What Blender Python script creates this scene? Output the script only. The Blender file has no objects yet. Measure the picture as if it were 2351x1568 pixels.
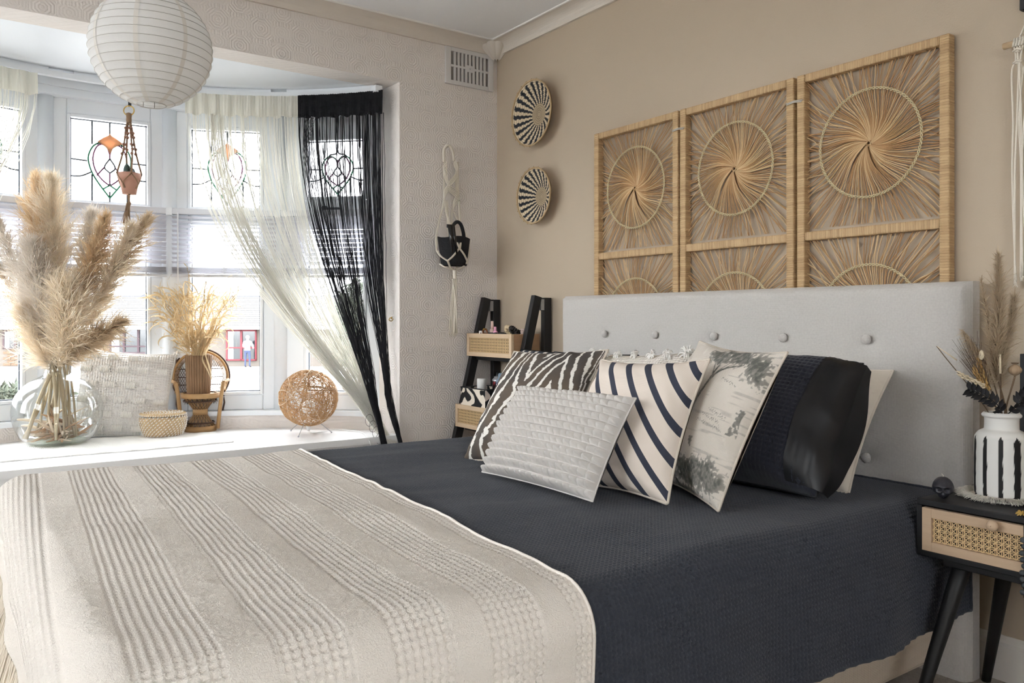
import bpy, math, random
import numpy as np
from mathutils import Matrix, Vector
rng = np.random.default_rng(11)
random.seed(5)
SC = bpy.context.scene
COL = SC.collection
PI = math.pi

# ---------------------------------------------------------------- camera
TH = math.radians(35.2)
CAMP = np.array([-2.271, -3.35, 0.94])
FPX = 1851.0
cam = bpy.data.cameras.new('camera')
cam.sensor_fit = 'HORIZONTAL'
cam.sensor_width = 36.0
cam.lens = FPX / 2351.0 * 36.0
cam.shift_y = -(784.0 - 735.0) / 2351.0
cam.clip_start = 0.05
cam.clip_end = 300
camo = bpy.data.objects.new('camera', cam)
camo.location = CAMP
camo.rotation_euler = (PI / 2, 0, -TH)
COL.objects.link(camo)
SC.camera = camo

# ---------------------------------------------------------------- sky and exposure
SKY = 1.0
w = bpy.data.worlds.new('world')
SC.world = w
w.use_nodes = True
wn = w.node_tree.nodes
bgn = wn['Background']
bgn.inputs[0].default_value = (0.93, 0.965, 1.0, 1)
bgn.inputs[1].default_value = SKY
SC.view_settings.view_transform = 'Standard'
SC.view_settings.look = 'None'
SC.view_settings.exposure = 4.0
SC.view_settings.gamma = 1.0
SC.view_settings.use_curve_mapping = False
SC.cycles.use_adaptive_sampling = True
SC.cycles.adaptive_threshold = 0.015
SC.cycles.max_bounces = 12
SC.cycles.diffuse_bounces = 7
SC.cycles.glossy_bounces = 4
SC.cycles.transmission_bounces = 10
SC.cycles.transparent_max_bounces = 32
SC.cycles.caustics_reflective = False
SC.cycles.caustics_refractive = False
SC.cycles.sample_clamp_indirect = 6.0

# ---------------------------------------------------------------- geometry helpers
FWD = np.array([math.sin(TH), math.cos(TH), 0.0])
RGT = np.array([math.cos(TH), -math.sin(TH), 0.0])
BC = np.array([-1.75, -0.705])          # centre of the round bay in plan
def ray(px, py):
    return FWD + RGT * (px - 1175.5) / FPX + np.array([0, 0, 1.0]) * (735.0 - py) / FPX
def P(px, py, ax, v):
    """a point of the place on the plane ax = v"""
    r = ray(px, py); i = 'xyz'.index(ax)
    return CAMP + r * (v - CAMP[i]) / r[i]
def PB(px, py, R=1.4):
    """a point of the place on the bay cylinder of radius R"""
    r = ray(px, py); o = CAMP[:2] - BC
    a = r[:2] @ r[:2]; b = 2 * o @ r[:2]; c = o @ o - R * R
    return CAMP + r * ((-b + math.sqrt(b * b - 4 * a * c)) / (2 * a))
def bay_pt(deg, R, z):
    a = math.radians(deg)
    return np.array([BC[0] + R * math.sin(a), BC[1] + R * math.cos(a), z])
def v3(*a):
    return np.array(a, float)
def unit(v):
    v = np.asarray(v, float)
    return v / (np.linalg.norm(v) + 1e-12)

class MB:
    """collects vertices and faces of ONE mesh"""
    def __init__(s):
        s.V = []; s.Q = []; s.T = []; s.n = 0; s.C = []; s.U = []
    def add(s, V, Q=None, T=None, col=None, uv=None):
        V = np.asarray(V, float).reshape(-1, 3)
        if Q is not None and len(Q): s.Q.append(np.asarray(Q, int) + s.n)
        if T is not None and len(T): s.T.append(np.asarray(T, int) + s.n)
        s.V.append(V); s.n += len(V)
        s.C.append(col if col is not None else None); s.U.append(uv)
        return s
    def box(s, a, b):
        x0, y0, z0 = np.minimum(a, b); x1, y1, z1 = np.maximum(a, b)
        V = [(x0,y0,z0),(x1,y0,z0),(x1,y1,z0),(x0,y1,z0),(x0,y0,z1),(x1,y0,z1),(x1,y1,z1),(x0,y1,z1)]
        return s.add(V, BOXQ)
    def obox(s, c, ax, ay, az):
        """oriented box, half vectors ax ay az"""
        c = np.asarray(c, float); ax = np.asarray(ax, float); ay = np.asarray(ay, float); az = np.asarray(az, float)
        V = [c-ax-ay-az, c+ax-ay-az, c+ax+ay-az, c-ax+ay-az, c-ax-ay+az, c+ax-ay+az, c+ax+ay+az, c-ax+ay+az]
        return s.add(V, BOXQ)
    def bar(s, a, b, w, t, up=(0, 0, 1)):
        """rectangular bar from a to b, w across, t along up"""
        a = np.asarray(a, float); b = np.asarray(b, float)
        d = b - a; L = np.linalg.norm(d); d = d / (L + 1e-12)
        up = np.asarray(up, float)
        sd = unit(np.cross(d, up)); u = np.cross(sd, d)
        return s.obox((a + b) / 2, d * L / 2, sd * w / 2, u * t / 2)
    def tube(s, path, r, n=6, cap=True):
        P_ = np.asarray(path, float); m = len(P_)
        r = np.broadcast_to(np.asarray(r, float), (m,))
        tg = np.gradient(P_, axis=0); tg /= (np.linalg.norm(tg, axis=1)[:, None] + 1e-12)
        mean = np.abs(tg).mean(0); ref = np.eye(3)[int(np.argmin(mean))]
        N = np.cross(tg, ref); N /= (np.linalg.norm(N, axis=1)[:, None] + 1e-9)
        B = np.cross(tg, N)
        a = np.linspace(0, 2 * PI, n, endpoint=False)
        V = P_[:, None] + r[:, None, None] * (np.cos(a)[None, :, None] * N[:, None] + np.sin(a)[None, :, None] * B[:, None])
        V = V.reshape(-1, 3)
        i = np.arange(m - 1)[:, None] * n; j = np.arange(n)[None]; k = (j + 1) % n
        Q = np.stack([i + j, i + k, i + n + k, i + n + j], -1).reshape(-1, 4)
        T = None
        if cap:
            V = np.vstack([V, P_[:1], P_[-1:]]); c0 = m * n; c1 = c0 + 1
            T = [(c0, (q + 1) % n, q) for q in range(n)] + [(c1, (m-1)*n + q, (m-1)*n + (q+1) % n) for q in range(n)]
        return s.add(V, Q, T)
    def lathe(s, prof, n=32, c=(0, 0, 0), cap=False):
        pr = np.asarray(prof, float); m = len(pr)
        a = np.linspace(0, 2 * PI, n, endpoint=False)
        V = np.stack([pr[:, 0][:, None] * np.cos(a), pr[:, 0][:, None] * np.sin(a), np.repeat(pr[:, 1][:, None], n, 1)], -1).reshape(-1, 3) + np.asarray(c, float)
        i = np.arange(m - 1)[:, None] * n; j = np.arange(n)[None]; k = (j + 1) % n
        Q = np.stack([i + j, i + k, i + n + k, i + n + j], -1).reshape(-1, 4)
        T = None
        if cap:
            V = np.vstack([V, [np.asarray(c) + (0, 0, pr[0, 1])], [np.asarray(c) + (0, 0, pr[-1, 1])]]); c0 = m * n; c1 = c0 + 1
            T = [(c0, (q + 1) % n, q) for q in range(n)] + [(c1, (m-1)*n + q, (m-1)*n + (q+1) % n) for q in range(n)]
        return s.add(V, Q, T)
    def grid(s, V, col=None, uv=None):
        V = np.asarray(V, float); m, n = V.shape[:2]
        i = np.arange(m - 1)[:, None] * n; j = np.arange(n - 1)[None]
        Q = np.stack([i + j, i + j + 1, i + n + j + 1, i + n + j], -1).reshape(-1, 4)
        return s.add(V.reshape(-1, 3), Q, None, None if col is None else np.asarray(col).reshape(-1, 3), None if uv is None else np.asarray(uv).reshape(-1, 2))
    def prism(s, poly, z0, z1):
        """closed plan polygon (convex enough for a fan) between two heights"""
        poly = np.asarray(poly, float); n = len(poly)
        V = np.vstack([np.c_[poly, np.full(n, z0)], np.c_[poly, np.full(n, z1)]])
        Q = [(i, (i + 1) % n, n + (i + 1) % n, n + i) for i in range(n)]
        c = poly.mean(0)
        V = np.vstack([V, [(c[0], c[1], z0)], [(c[0], c[1], z1)]])
        T = [(2*n, (i + 1) % n, i) for i in range(n)] + [(2*n + 1, n + i, n + (i + 1) % n) for i in range(n)]
        return s.add(V, Q, T)
    def ball(s, c, r, n=12, m=8, sc=(1, 1, 1)):
        t = np.linspace(0, PI, m + 1)
        pr = np.c_[np.sin(t) * 1.0, -np.cos(t)]
        pr[0, 0] = pr[-1, 0] = 1e-4
        k = s.n; s.lathe(pr, n)
        s.V[-1] = s.V[-1] * (r * np.asarray(sc)) + np.asarray(c, float)
        return s
    def ribbons(s, PTS, W, side, col=None):
        """PTS K x S x 3 strands, W K x S widths, side K x 3"""
        K, S = PTS.shape[:2]
        L = PTS - side[:, None] * W[..., None] / 2; R = PTS + side[:, None] * W[..., None] / 2
        V = np.stack([L, R], 2).reshape(-1, 3)
        b = (np.arange(K)[:, None] * S + np.arange(S - 1)[None]) * 2
        Q = np.stack([b, b + 1, b + 3, b + 2], -1).reshape(-1, 4)
        return s.add(V, Q, None, None if col is None else np.repeat(col, S * 2, 0))
    def xf(s, M, t=(0, 0, 0)):
        M = np.asarray(M, float)
        s.V = [v @ M.T + np.asarray(t, float) for v in s.V]; return s
BOXQ = [(0,3,2,1),(4,5,6,7),(0,1,5,4),(1,2,6,5),(2,3,7,6),(3,0,4,7)]

def mesh_np(name, mb):
    V = np.vstack(mb.V)
    Q = np.vstack(mb.Q) if mb.Q else np.zeros((0, 4), int)
    T = np.vstack(mb.T) if mb.T else np.zeros((0, 3), int)
    me = bpy.data.meshes.new(name)
    me.vertices.add(len(V)); me.vertices.foreach_set('co', V.astype(np.float32).ravel())
    loops = np.concatenate([Q.ravel(), T.ravel()]).astype(np.int32)
    me.loops.add(len(loops)); me.loops.foreach_set('vertex_index', loops)
    nq, nt = len(Q), len(T)
    me.polygons.add(nq + nt)
    st = np.concatenate([np.arange(nq) * 4, nq * 4 + np.arange(nt) * 3]).astype(np.int32)
    me.polygons.foreach_set('loop_start', st)
    me.update(calc_edges=True)
    if any(u is not None for u in mb.U):
        U = np.vstack([u if u is not None else np.zeros((len(v), 2)) for u, v in zip(mb.U, mb.V)])
        lay = me.uv_layers.new(name='UVMap'); lay.data.foreach_set('uv', U[loops].astype(np.float32).ravel())
    if any(c is not None for c in mb.C):
        Cc = np.vstack([c if c is not None else np.ones((len(v), 3)) for c, v in zip(mb.C, mb.V)])
        at = me.color_attributes.new('Col', 'FLOAT_COLOR', 'POINT')
        at.data.foreach_set('color', np.c_[Cc, np.ones(len(Cc))].astype(np.float32).ravel())
    me.validate()
    me.polygons.foreach_set('use_smooth', np.zeros(len(me.polygons), bool))
    return me

def mk(name, mb, mat, parent=None, smooth=True, bev=0, seg=2, kind=None, M=None):
    """one mesh object; vertices in the parent's own space"""
    me = mesh_np(name, mb)
    me.polygons.foreach_set('use_smooth', np.full(len(me.polygons), bool(smooth)))
    me.materials.append(mat)
    o = bpy.data.objects.new(name, me); COL.objects.link(o)
    if parent is not None: o.parent = parent
    if M is not None: o.matrix_local = M
    if bev:
        b = o.modifiers.new('bevel', 'BEVEL'); b.width = bev; b.segments = seg; b.limit_method = 'ANGLE'; b.angle_limit = 0.6
    if kind: o['kind'] = kind
    return o
def thing(name, label, cat, loc=(0, 0, 0), rz=0, group=None, M=None):
    o = bpy.data.objects.new(name, None); COL.objects.link(o)
    o.empty_display_size = 0.05
    if M is not None: o.matrix_world = M
    else:
        o.location = loc; o.rotation_euler = (0, 0, rz)
    return tag(o, label, cat, group)
def tag(o, label, cat, group=None):
    o['label'] = label; o['category'] = cat
    if group: o['group'] = group
    return o
def struct(o):
    o['kind'] = 'structure'; return o
def bez(p0, p1, p2, p3, n=16):
    t = np.linspace(0, 1, n)[:, None]
    p0, p1, p2, p3 = [np.asarray(p, float) for p in (p0, p1, p2, p3)]
    return (1-t)**3*p0 + 3*(1-t)**2*t*p1 + 3*(1-t)*t*t*p2 + t**3*p3
def spline(pts, n=40):
    """smooth path through the points"""
    p = np.asarray(pts, float); m = len(p)
    q = np.vstack([2*p[0]-p[1], p, 2*p[-1]-p[-2]])
    out = []
    for s in np.linspace(0, m - 1 - 1e-9, n):
        i = int(s); t = s - i
        a, b, c, d = q[i], q[i+1], q[i+2], q[i+3]
        out.append(.5*((2*b) + (-a+c)*t + (2*a-5*b+4*c-d)*t*t + (-a+3*b-3*c+d)*t**3))
    return np.array(out)
def vnoise(x, y, seed=0):
    """smooth value noise for numpy arrays, -1..1"""
    r = np.random.default_rng(seed).uniform(-1, 1, (64, 64))
    xi = np.floor(x).astype(int); yi = np.floor(y).astype(int)
    fx = x - xi; fy = y - yi; fx = fx*fx*(3-2*fx); fy = fy*fy*(3-2*fy)
    g = lambda a, b: r[a % 64, b % 64]
    return (g(xi,yi)*(1-fx)+g(xi+1,yi)*fx)*(1-fy) + (g(xi,yi+1)*(1-fx)+g(xi+1,yi+1)*fx)*fy
def sstep(a, b, x):
    t = np.clip((x - a) / (b - a), 0, 1); return t*t*(3-2*t)

# ---------------------------------------------------------------- materials
def S(r, g, b):
    f = lambda c: (c/255/12.92) if c/255 <= .04045 else ((c/255+.055)/1.055)**2.4
    return (f(r), f(g), f(b))
class NT:
    def __init__(s, m):
        s.t = m.node_tree; s.n = s.t.nodes; s.l = s.t.links
    def new(s, ty, **kw):
        n = s.n.new(ty)
        for k, v in kw.items(): setattr(n, k, v)
        return n
    def link(s, a, b): s.l.new(a, b)
    def math(s, op, a, b=None, c=None):
        n = s.new('ShaderNodeMath', operation=op)
        for i, x in enumerate((a, b, c)):
            if x is None: continue
            if isinstance(x, (int, float)): n.inputs[i].default_value = x
            else: s.link(x, n.inputs[i])
        return n.outputs[0]
    def coords(s, kind='Object', scale=(1, 1, 1)):
        tc = s.new('ShaderNodeTexCoord'); mp = s.new('ShaderNodeMapping')
        mp.inputs['Scale'].default_value = scale
        s.link(tc.outputs[kind], mp.inputs[0]); return mp.outputs[0]
    def noise(s, vec, scale, detail=3, rough=.55):
        n = s.new('ShaderNodeTexNoise'); n.inputs['Scale'].default_value = scale
        n.inputs['Detail'].default_value = detail; n.inputs['Roughness'].default_value = rough
        s.link(vec, n.inputs['Vector']); return n.outputs[0]
    def mix(s, fac, a, b):
        n = s.new('ShaderNodeMix', data_type='RGBA')
        for inp, x in ((n.inputs[0], fac), (n.inputs[6], a), (n.inputs[7], b)):
            if isinstance(x, (int, float)): inp.default_value = x
            elif isinstance(x, tuple): inp.default_value = (*x[:3], 1)
            else: s.link(x, inp)
        return n.outputs[2]
def mat(name, col, rough=.7, metal=0, spec=.4, var=None, bump=None, weave=None, wood=None, attr=False, transl=None, sheen=0, uvweave=None):
    """procedural material. var=(scale, amount) tone noise, bump=(scale, height), weave/uvweave=(thread pitch, height),
    wood=axis index of the grain, transl=(share, colour)"""
    m = bpy.data.materials.new(name); m.use_nodes = True
    t = NT(m); bs = t.n['Principled BSDF']; out = t.n['Material Output']
    bs.inputs['Roughness'].default_value = rough; bs.inputs['Metallic'].default_value = metal
    bs.inputs['Specular IOR Level'].default_value = spec
    if sheen: bs.inputs['Sheen Weight'].default_value = sheen
    base = tuple(col)
    if attr:
        a = t.new('ShaderNodeAttribute'); a.attribute_name = 'Col'; base = a.outputs['Color']
    obj = t.coords('Object')
    heights = []
    if wood is not None:
        sc = [14.0, 14.0, 14.0]; sc[wood] = 1.2
        g = t.noise(t.coords('Object', tuple(sc)), 6.0, 5, .6)
        base = t.mix(t.math('MULTIPLY', g, .55), base, tuple(c * .55 for c in base) if isinstance(base, tuple) else base)
        heights.append((g, .0004))
    if var:
        nz = t.noise(obj, var[0], 4)
        f = t.math('MULTIPLY', t.math('SUBTRACT', nz, .3), var[1] * 1.6)
        f.node.use_clamp = True
        if isinstance(base, tuple): dk = tuple(c * .45 for c in base)
        else:
            d = t.new('ShaderNodeMix', data_type='RGBA'); d.inputs[0].default_value = .55; t.link(base, d.inputs[6]); d.inputs[7].default_value = (0, 0, 0, 1); dk = d.outputs[2]
        base = t.mix(f, base, dk)
    if bump: heights.append((t.noise(obj, bump[0], 3), bump[1]))
    wv = weave or uvweave
    if wv:
        crd = t.coords('UV' if uvweave else 'Object')
        sp = t.new('ShaderNodeSeparateXYZ'); t.link(crd, sp.inputs[0])
        k = 2 * PI / wv[0]
        jit = t.math('MULTIPLY', t.noise(crd, 18 if not uvweave else 18, 2), 5.0)
        ch = [t.math('SINE', t.math('ADD', t.math('MULTIPLY', sp.outputs[i], k), jit)) for i in ((0, 1) if uvweave else (0, 1, 2))]
        h = ch[0]
        for c_ in ch[1:]: h = t.math('ADD', h, c_)
        heights.append((t.math('MULTIPLY', h, .25), wv[1]))
    nrm = None
    for h, dist in heights:
        b = t.new('ShaderNodeBump'); b.inputs['Strength'].default_value = 1.0; b.inputs['Distance'].default_value = dist
        t.link(h, b.inputs['Height'])
        if nrm is not None: t.link(nrm, b.inputs['Normal'])
        nrm = b.outputs[0]
    if nrm is not None: t.link(nrm, bs.inputs['Normal'])
    if isinstance(base, tuple): bs.inputs['Base Color'].default_value = (*base[:3], 1)
    else: t.link(base, bs.inputs['Base Color'])
    if transl:
        tr = t.new('ShaderNodeBsdfTranslucent'); tr.inputs[0].default_value = (*transl[1], 1)
        mx = t.new('ShaderNodeMixShader'); mx.inputs[0].default_value = transl[0]
        t.link(bs.outputs[0], mx.inputs[1]); t.link(tr.outputs[0], mx.inputs[2]); t.link(mx.outputs[0], out.inputs[0])
    return m
def glass_pane(name, tint=(1, 1, 1), refl=.04, pw=4.0, gz=.6):
    m = bpy.data.materials.new(name); m.use_nodes = True
    t = NT(m); t.n.remove(t.n['Principled BSDF']); out = t.n['Material Output']
    a = t.new('ShaderNodeBsdfTransparent'); a.inputs[0].default_value = (*tint, 1)
    g = t.new('ShaderNodeBsdfGlossy'); g.inputs['Roughness'].default_value = .02
    f = t.new('ShaderNodeLayerWeight'); f.inputs[0].default_value = .5
    fac = t.math('ADD', t.math('MULTIPLY', t.math('POWER', f.outputs['Facing'], pw), gz), refl)
    mx = t.new('ShaderNodeMixShader'); t.link(fac, mx.inputs[0])
    t.link(a.outputs[0], mx.inputs[1]); t.link(g.outputs[0], mx.inputs[2]); t.link(mx.outputs[0], out.inputs[0])
    return m
# ---------------------------------------------------------------- materials of the room
def wallpaper(name, col):
    m = mat(name, col, .75)
    t = NT(m); bs = t.n['Principled BSDF']
    tc = t.new('ShaderNodeTexCoord'); sp = t.new('ShaderNodeSeparateXYZ'); t.link(tc.outputs['Object'], sp.inputs[0])
    T = .088
    a = t.math('DIVIDE', t.math('ADD', sp.outputs[0], sp.outputs[1]), T); z = t.math('DIVIDE', sp.outputs[2], T)
    cx = t.math('ABSOLUTE', t.math('SUBTRACT', t.math('FRACT', t.math('ADD', a, 40.0)), .5))
    cz = t.math('ABSOLUTE', t.math('SUBTRACT', t.math('FRACT', t.math('ADD', z, 40.0)), .5))
    o = t.math('MAXIMUM', t.math('MAXIMUM', cx, cz), t.math('MULTIPLY', t.math('ADD', cx, cz), .72))
    ring = t.math('SINE', t.math('MULTIPLY', o, 2 * PI * 8))
    ck = t.math('PINGPONG', t.math('ADD', t.math('FLOOR', t.math('ADD', a, 40.0)), t.math('FLOOR', t.math('ADD', z, 40.0))), 1.0)
    straight = t.math('SINE', t.math('MULTIPLY', cx, 2 * PI * 7))
    h = t.math('ADD', t.math('MULTIPLY', ring, t.math('SUBTRACT', 1.0, t.math('MULTIPLY', ck, .6))), t.math('MULTIPLY', t.math('MULTIPLY', straight, t.math('GREATER_THAN', cz, .28)), ck))
    h = t.math('ADD', h, t.math('MULTIPLY', t.noise(tc.outputs['Object'], 160, 2), 1.5))
    b = t.new('ShaderNodeBump'); b.inputs['Strength'].default_value = .8; b.inputs['Distance'].default_value = .0007
    t.link(h, b.inputs['Height']); t.link(b.outputs[0], bs.inputs['Normal'])
    return m
M_paper = wallpaper('embossed wallpaper', S(220, 213, 207))
M_tan = mat('tan wall paint', S(184, 169, 149), .8, bump=(220, .0006), var=(1.3, .04))
M_wallw = mat('pale wall paint', S(226, 218, 206), .8)
M_ceil = mat('ceiling white', S(232, 233, 235), .85, bump=(60, .0006))
M_bayceil = mat('bay ceiling gloss white', S(226, 230, 234), .45)
M_cove = mat('cornice paint', S(214, 206, 196), .7)
M_covew = mat('cornice white', S(236, 234, 230), .6)
M_carpet = mat('beige carpet', S(176, 166, 154), .95, var=(90, .5), bump=(260, .006))
M_skirt = mat('skirting white', S(224, 219, 212), .5)
M_upvc = mat('white window plastic', S(226, 230, 234), .35)
M_seat = mat('window seat paint', S(232, 232, 232), .4)
M_lead = mat('window lead', S(70, 74, 80), .5, metal=.4)
M_leadg = mat('green lead line', S(40, 120, 86), .5)
M_leadp = mat('plum lead line', S(112, 50, 92), .5)
M_glass = glass_pane('window glass')
M_orange = mat('orange stained glass', S(222, 172, 136), .3, transl=(.40, S(232, 184, 146)))

# ---------------------------------------------------------------- room shell
CEIL = 2.31
RX0, RY0 = -5.2, -5.2
m = MB().box((RX0 - .2, RY0 - .2, -.12), (.2, .1, 0))
struct(mk('floor', m, M_carpet, smooth=False))
m = MB().box((RX0 - .2, RY0 - .2, CEIL), (.2, .12, CEIL + .12))
struct(mk('ceiling', m, M_ceil, smooth=False))
m = MB().box((0, RY0 - .2, 0), (.15, .14, CEIL))
struct(mk('wall_right', m, M_tan, smooth=False))
BXR, BXL = -.545, -3.10                 # jambs of the bay opening
SOF = 2.043
m = MB()
m.box((BXR, 0, 0), (0, .14, CEIL)); m.box((BXL, 0, SOF), (BXR, .14, CEIL)); m.box((RX0, 0, 0), (BXL, .14, CEIL))
struct(mk('wall_back', m, M_paper, smooth=False))
# the two walls out of view, each with an invented window added for fill light
def fill_window(n, loc, rz, W2, HH):
    fw = bpy.data.objects.new('window_%d' % n, None); COL.objects.link(fw); fw.location = loc; fw.rotation_euler = (0, 0, rz); fw['kind'] = 'structure'
    for b in (((-W2, -.03, 0), (-W2 + .06, .03, HH)), ((W2 - .06, -.03, 0), (W2, .03, HH)), ((-W2, -.03, 0), (W2, .03, .06)), ((-W2, -.03, HH - .06), (W2, .03, HH)), ((-.04, -.03, .06), (.04, .03, HH - .06))):
        mk('frame_bar', MB().box(*b), M_upvc, fw, smooth=False, bev=.004)
    for a, b in ((-W2 + .06, -.04), (.04, W2 - .06)): mk('pane', MB().box((a, -.004, .06), (b, .0, HH - .06)), M_glass, fw, smooth=False)
FX0, FX1, FZ0, FZ1 = -3.7, -2.2, .95, 2.10
m = MB(); m.box((RX0, RY0 - .15, 0), (FX0, RY0, CEIL)); m.box((FX1, RY0 - .15, 0), (0, RY0, CEIL)); m.box((FX0, RY0 - .15, 0), (FX1, RY0, FZ0)); m.box((FX0, RY0 - .15, FZ1), (FX1, RY0, CEIL))
struct(mk('wall_front', m, M_wallw, smooth=False))
fill_window(7, ((FX0 + FX1) / 2, RY0 - .08, FZ0), 0, (FX1 - FX0) / 2, FZ1 - FZ0)  # added opening behind the camera, sized for the fill it lets in
LY0, LY1, LZ0, LZ1 = -2.6, -.2, 1.15, 2.15
m = MB(); m.box((RX0 - .15, RY0 - .2, 0), (RX0, LY0, CEIL)); m.box((RX0 - .15, LY1, 0), (RX0, .14, CEIL)); m.box((RX0 - .15, LY0, 0), (RX0, LY1, LZ0)); m.box((RX0 - .15, LY0, LZ1), (RX0, LY1, CEIL))
struct(mk('wall_left', m, M_wallw, smooth=False))
fill_window(8, (RX0 - .08, (LY0 + LY1) / 2, LZ0), PI / 2, (LY1 - LY0) / 2, LZ1 - LZ0)  # added opening, brightens the headboard wall and cushions from the left

# coving: concave profile swept along a wall
def coving(name, a, b, inward, mtl):
    a = np.asarray(a, float); b = np.asarray(b, float)
    t = np.linspace(0, PI / 2, 9)
    pr = [(0, 2.258), (.012, 2.258), (.012, 2.264)] + [(.012 + .064 * (1 - math.cos(x)), 2.264 + .040 * math.sin(x)) for x in t[1:]] + [(.080, 2.304), (.080, 2.31), (0, 2.31)]
    V = np.array([[np.array([*(p[:2] + np.asarray(inward)[:2] * d), z]) for d, z in pr] for p in (a, b)])
    return struct(mk(name, MB().grid(V), mtl, smooth=False))
coving('trim_1', (RX0, 0, 0), (-.0, 0, 0), (0, -1), M_cove)
coving('trim_2', (0, 0, 0), (0, RY0, 0), (-1, 0), M_cove)
m = MB().box((RX0, -.088, 2.304), (-.08, -.076, 2.312)); struct(mk('trim_3', m, M_covew, smooth=False, bev=.003))
m = MB().box((-.088, RY0, 2.304), (-.076, -.08, 2.312)); struct(mk('trim_4', m, M_covew, smooth=False, bev=.003))
# fluted plaster shell in the corner of the coving
m = MB()
n = 28; rows = 9; V = []
for i in range(rows):
    f = i / (rows - 1); zz = 2.306 - .075 * f
    rr = .074 - .058 * (f ** 1.5)
    V.append([(-(.004 + (rr + .009 * abs(math.sin(a * 7))) * math.cos(a) * 1.35), -(.004 + (rr + .009 * abs(math.sin(a * 7))) * math.sin(a) * 1.35), zz + .006 * abs(math.sin(a * 7)) * f) for a in np.linspace(-.02, PI / 2 + .02, n * 2)])
m.grid(np.array(V)); struct(mk('trim_5', m, M_cove))

# skirting boards
def skirting(name, a, b, inw):
    a = np.asarray(a, float); b = np.asarray(b, float)
    pr = [(0, .115), (.006, .115), (.010, .108), (.010, .098), (.018, .090), (.018, 0), (0, 0)]
    V = np.array([[np.array([*(p[:2] + np.asarray(inw) * d), z]) for d, z in pr] for p in (a, b)])
    return struct(mk(name, MB().grid(V), M_skirt, smooth=False))
skirting('baseboard_right', (0, 0), (0, RY0), (-1, 0))
skirting('baseboard_back', (BXR, 0), (0, 0), (0, -1))

# ---------------------------------------------------------------- the round bay
ANG = [-64, -44.5, -25, -5.5, 14, 33.5, 53]
def arcpoly(R):
    return [tuple(bay_pt(a, R, 0)[:2]) for a in ANG]
bay_in = arcpoly(1.50); bay_out = arcpoly(1.64)
# side cheek, low wall under the windows, ceiling slab, outer floor
m = MB()
def wallseg(m, p, q, p2, q2, z0, z1):
    V = [(*p, z0), (*q, z0), (*q2, z0), (*p2, z0), (*p, z1), (*q, z1), (*q2, z1), (*p2, z1)]
    m.add(V, BOXQ)
for i in range(6):
    wallseg(m, bay_in[i], bay_in[i+1], bay_out[i], bay_out[i+1], -.1, .478)
struct(mk('wall_bay', m, M_paper, smooth=False))
m = MB()
ex = bay_pt(53, 1.50, 0); ox = bay_pt(53, 1.64, 0)
m.add([(BXR, .0, 0), (ex[0], ex[1], 0), (ox[0] + .05, ox[1], 0), (BXR + .14, .14, 0), (BXR, .0, SOF), (ex[0], ex[1], SOF), (ox[0] + .05, ox[1], SOF), (BXR + .14, .14, SOF)], BOXQ)
struct(mk('wall_cheek', m, M_paper, smooth=False))
m = MB()
el = bay_pt(-64, 1.50, 0); ol = bay_pt(-64, 1.66, 0)
m.box((BXL - .14, min(el[1], 0) - .02, 0), (BXL, .2, SOF))
struct(mk('wall_cheek_far', m, M_paper, smooth=False))
m = MB()
poly = [(BXL - .1, .06)] + [tuple(bay_pt(a, 1.70, 0)[:2]) for a in np.linspace(-58, 52, 24)] + [(BXR + .1, .06)]
m.prism(poly, SOF + .0005, SOF + .25)
struct(mk('ceiling_bay', m, M_bayceil, smooth=False))
poly = [(BXL - .1, -.0)] + [tuple(bay_pt(a, 1.64, 0)[:2]) for a in np.linspace(-60, 53, 24)] + [(BXR + .1, .0)]
struct(mk('floor_bay', MB().prism(poly, -.12, -.001), M_carpet, smooth=False))
# stepped head mouldings running round above the windows
def ring_band(m, R0, R1, z0, z1, a0=-62, a1=53.4, n=40):
    V = []
    for a in np.linspace(a0, a1, n):
        V.append([bay_pt(a, R0, z0), bay_pt(a, R0, z1), bay_pt(a, R1, z1), bay_pt(a, R1, z0), bay_pt(a, R0, z0)])
    m.grid(np.array(V))
m = MB(); ring_band(m, 1.465, 1.60, 1.985, 2.043); ring_band(m, 1.478, 1.60, 1.962, 1.985); ring_band(m, 1.470, 1.60, 1.948, 1.962)
struct(mk('trim_6', m, M_upvc, smooth=False))
m = MB(); ring_band(m, 1.455, 1.62, .478, .500)
struct(mk('trim_7', m, M_upvc, smooth=False))

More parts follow.
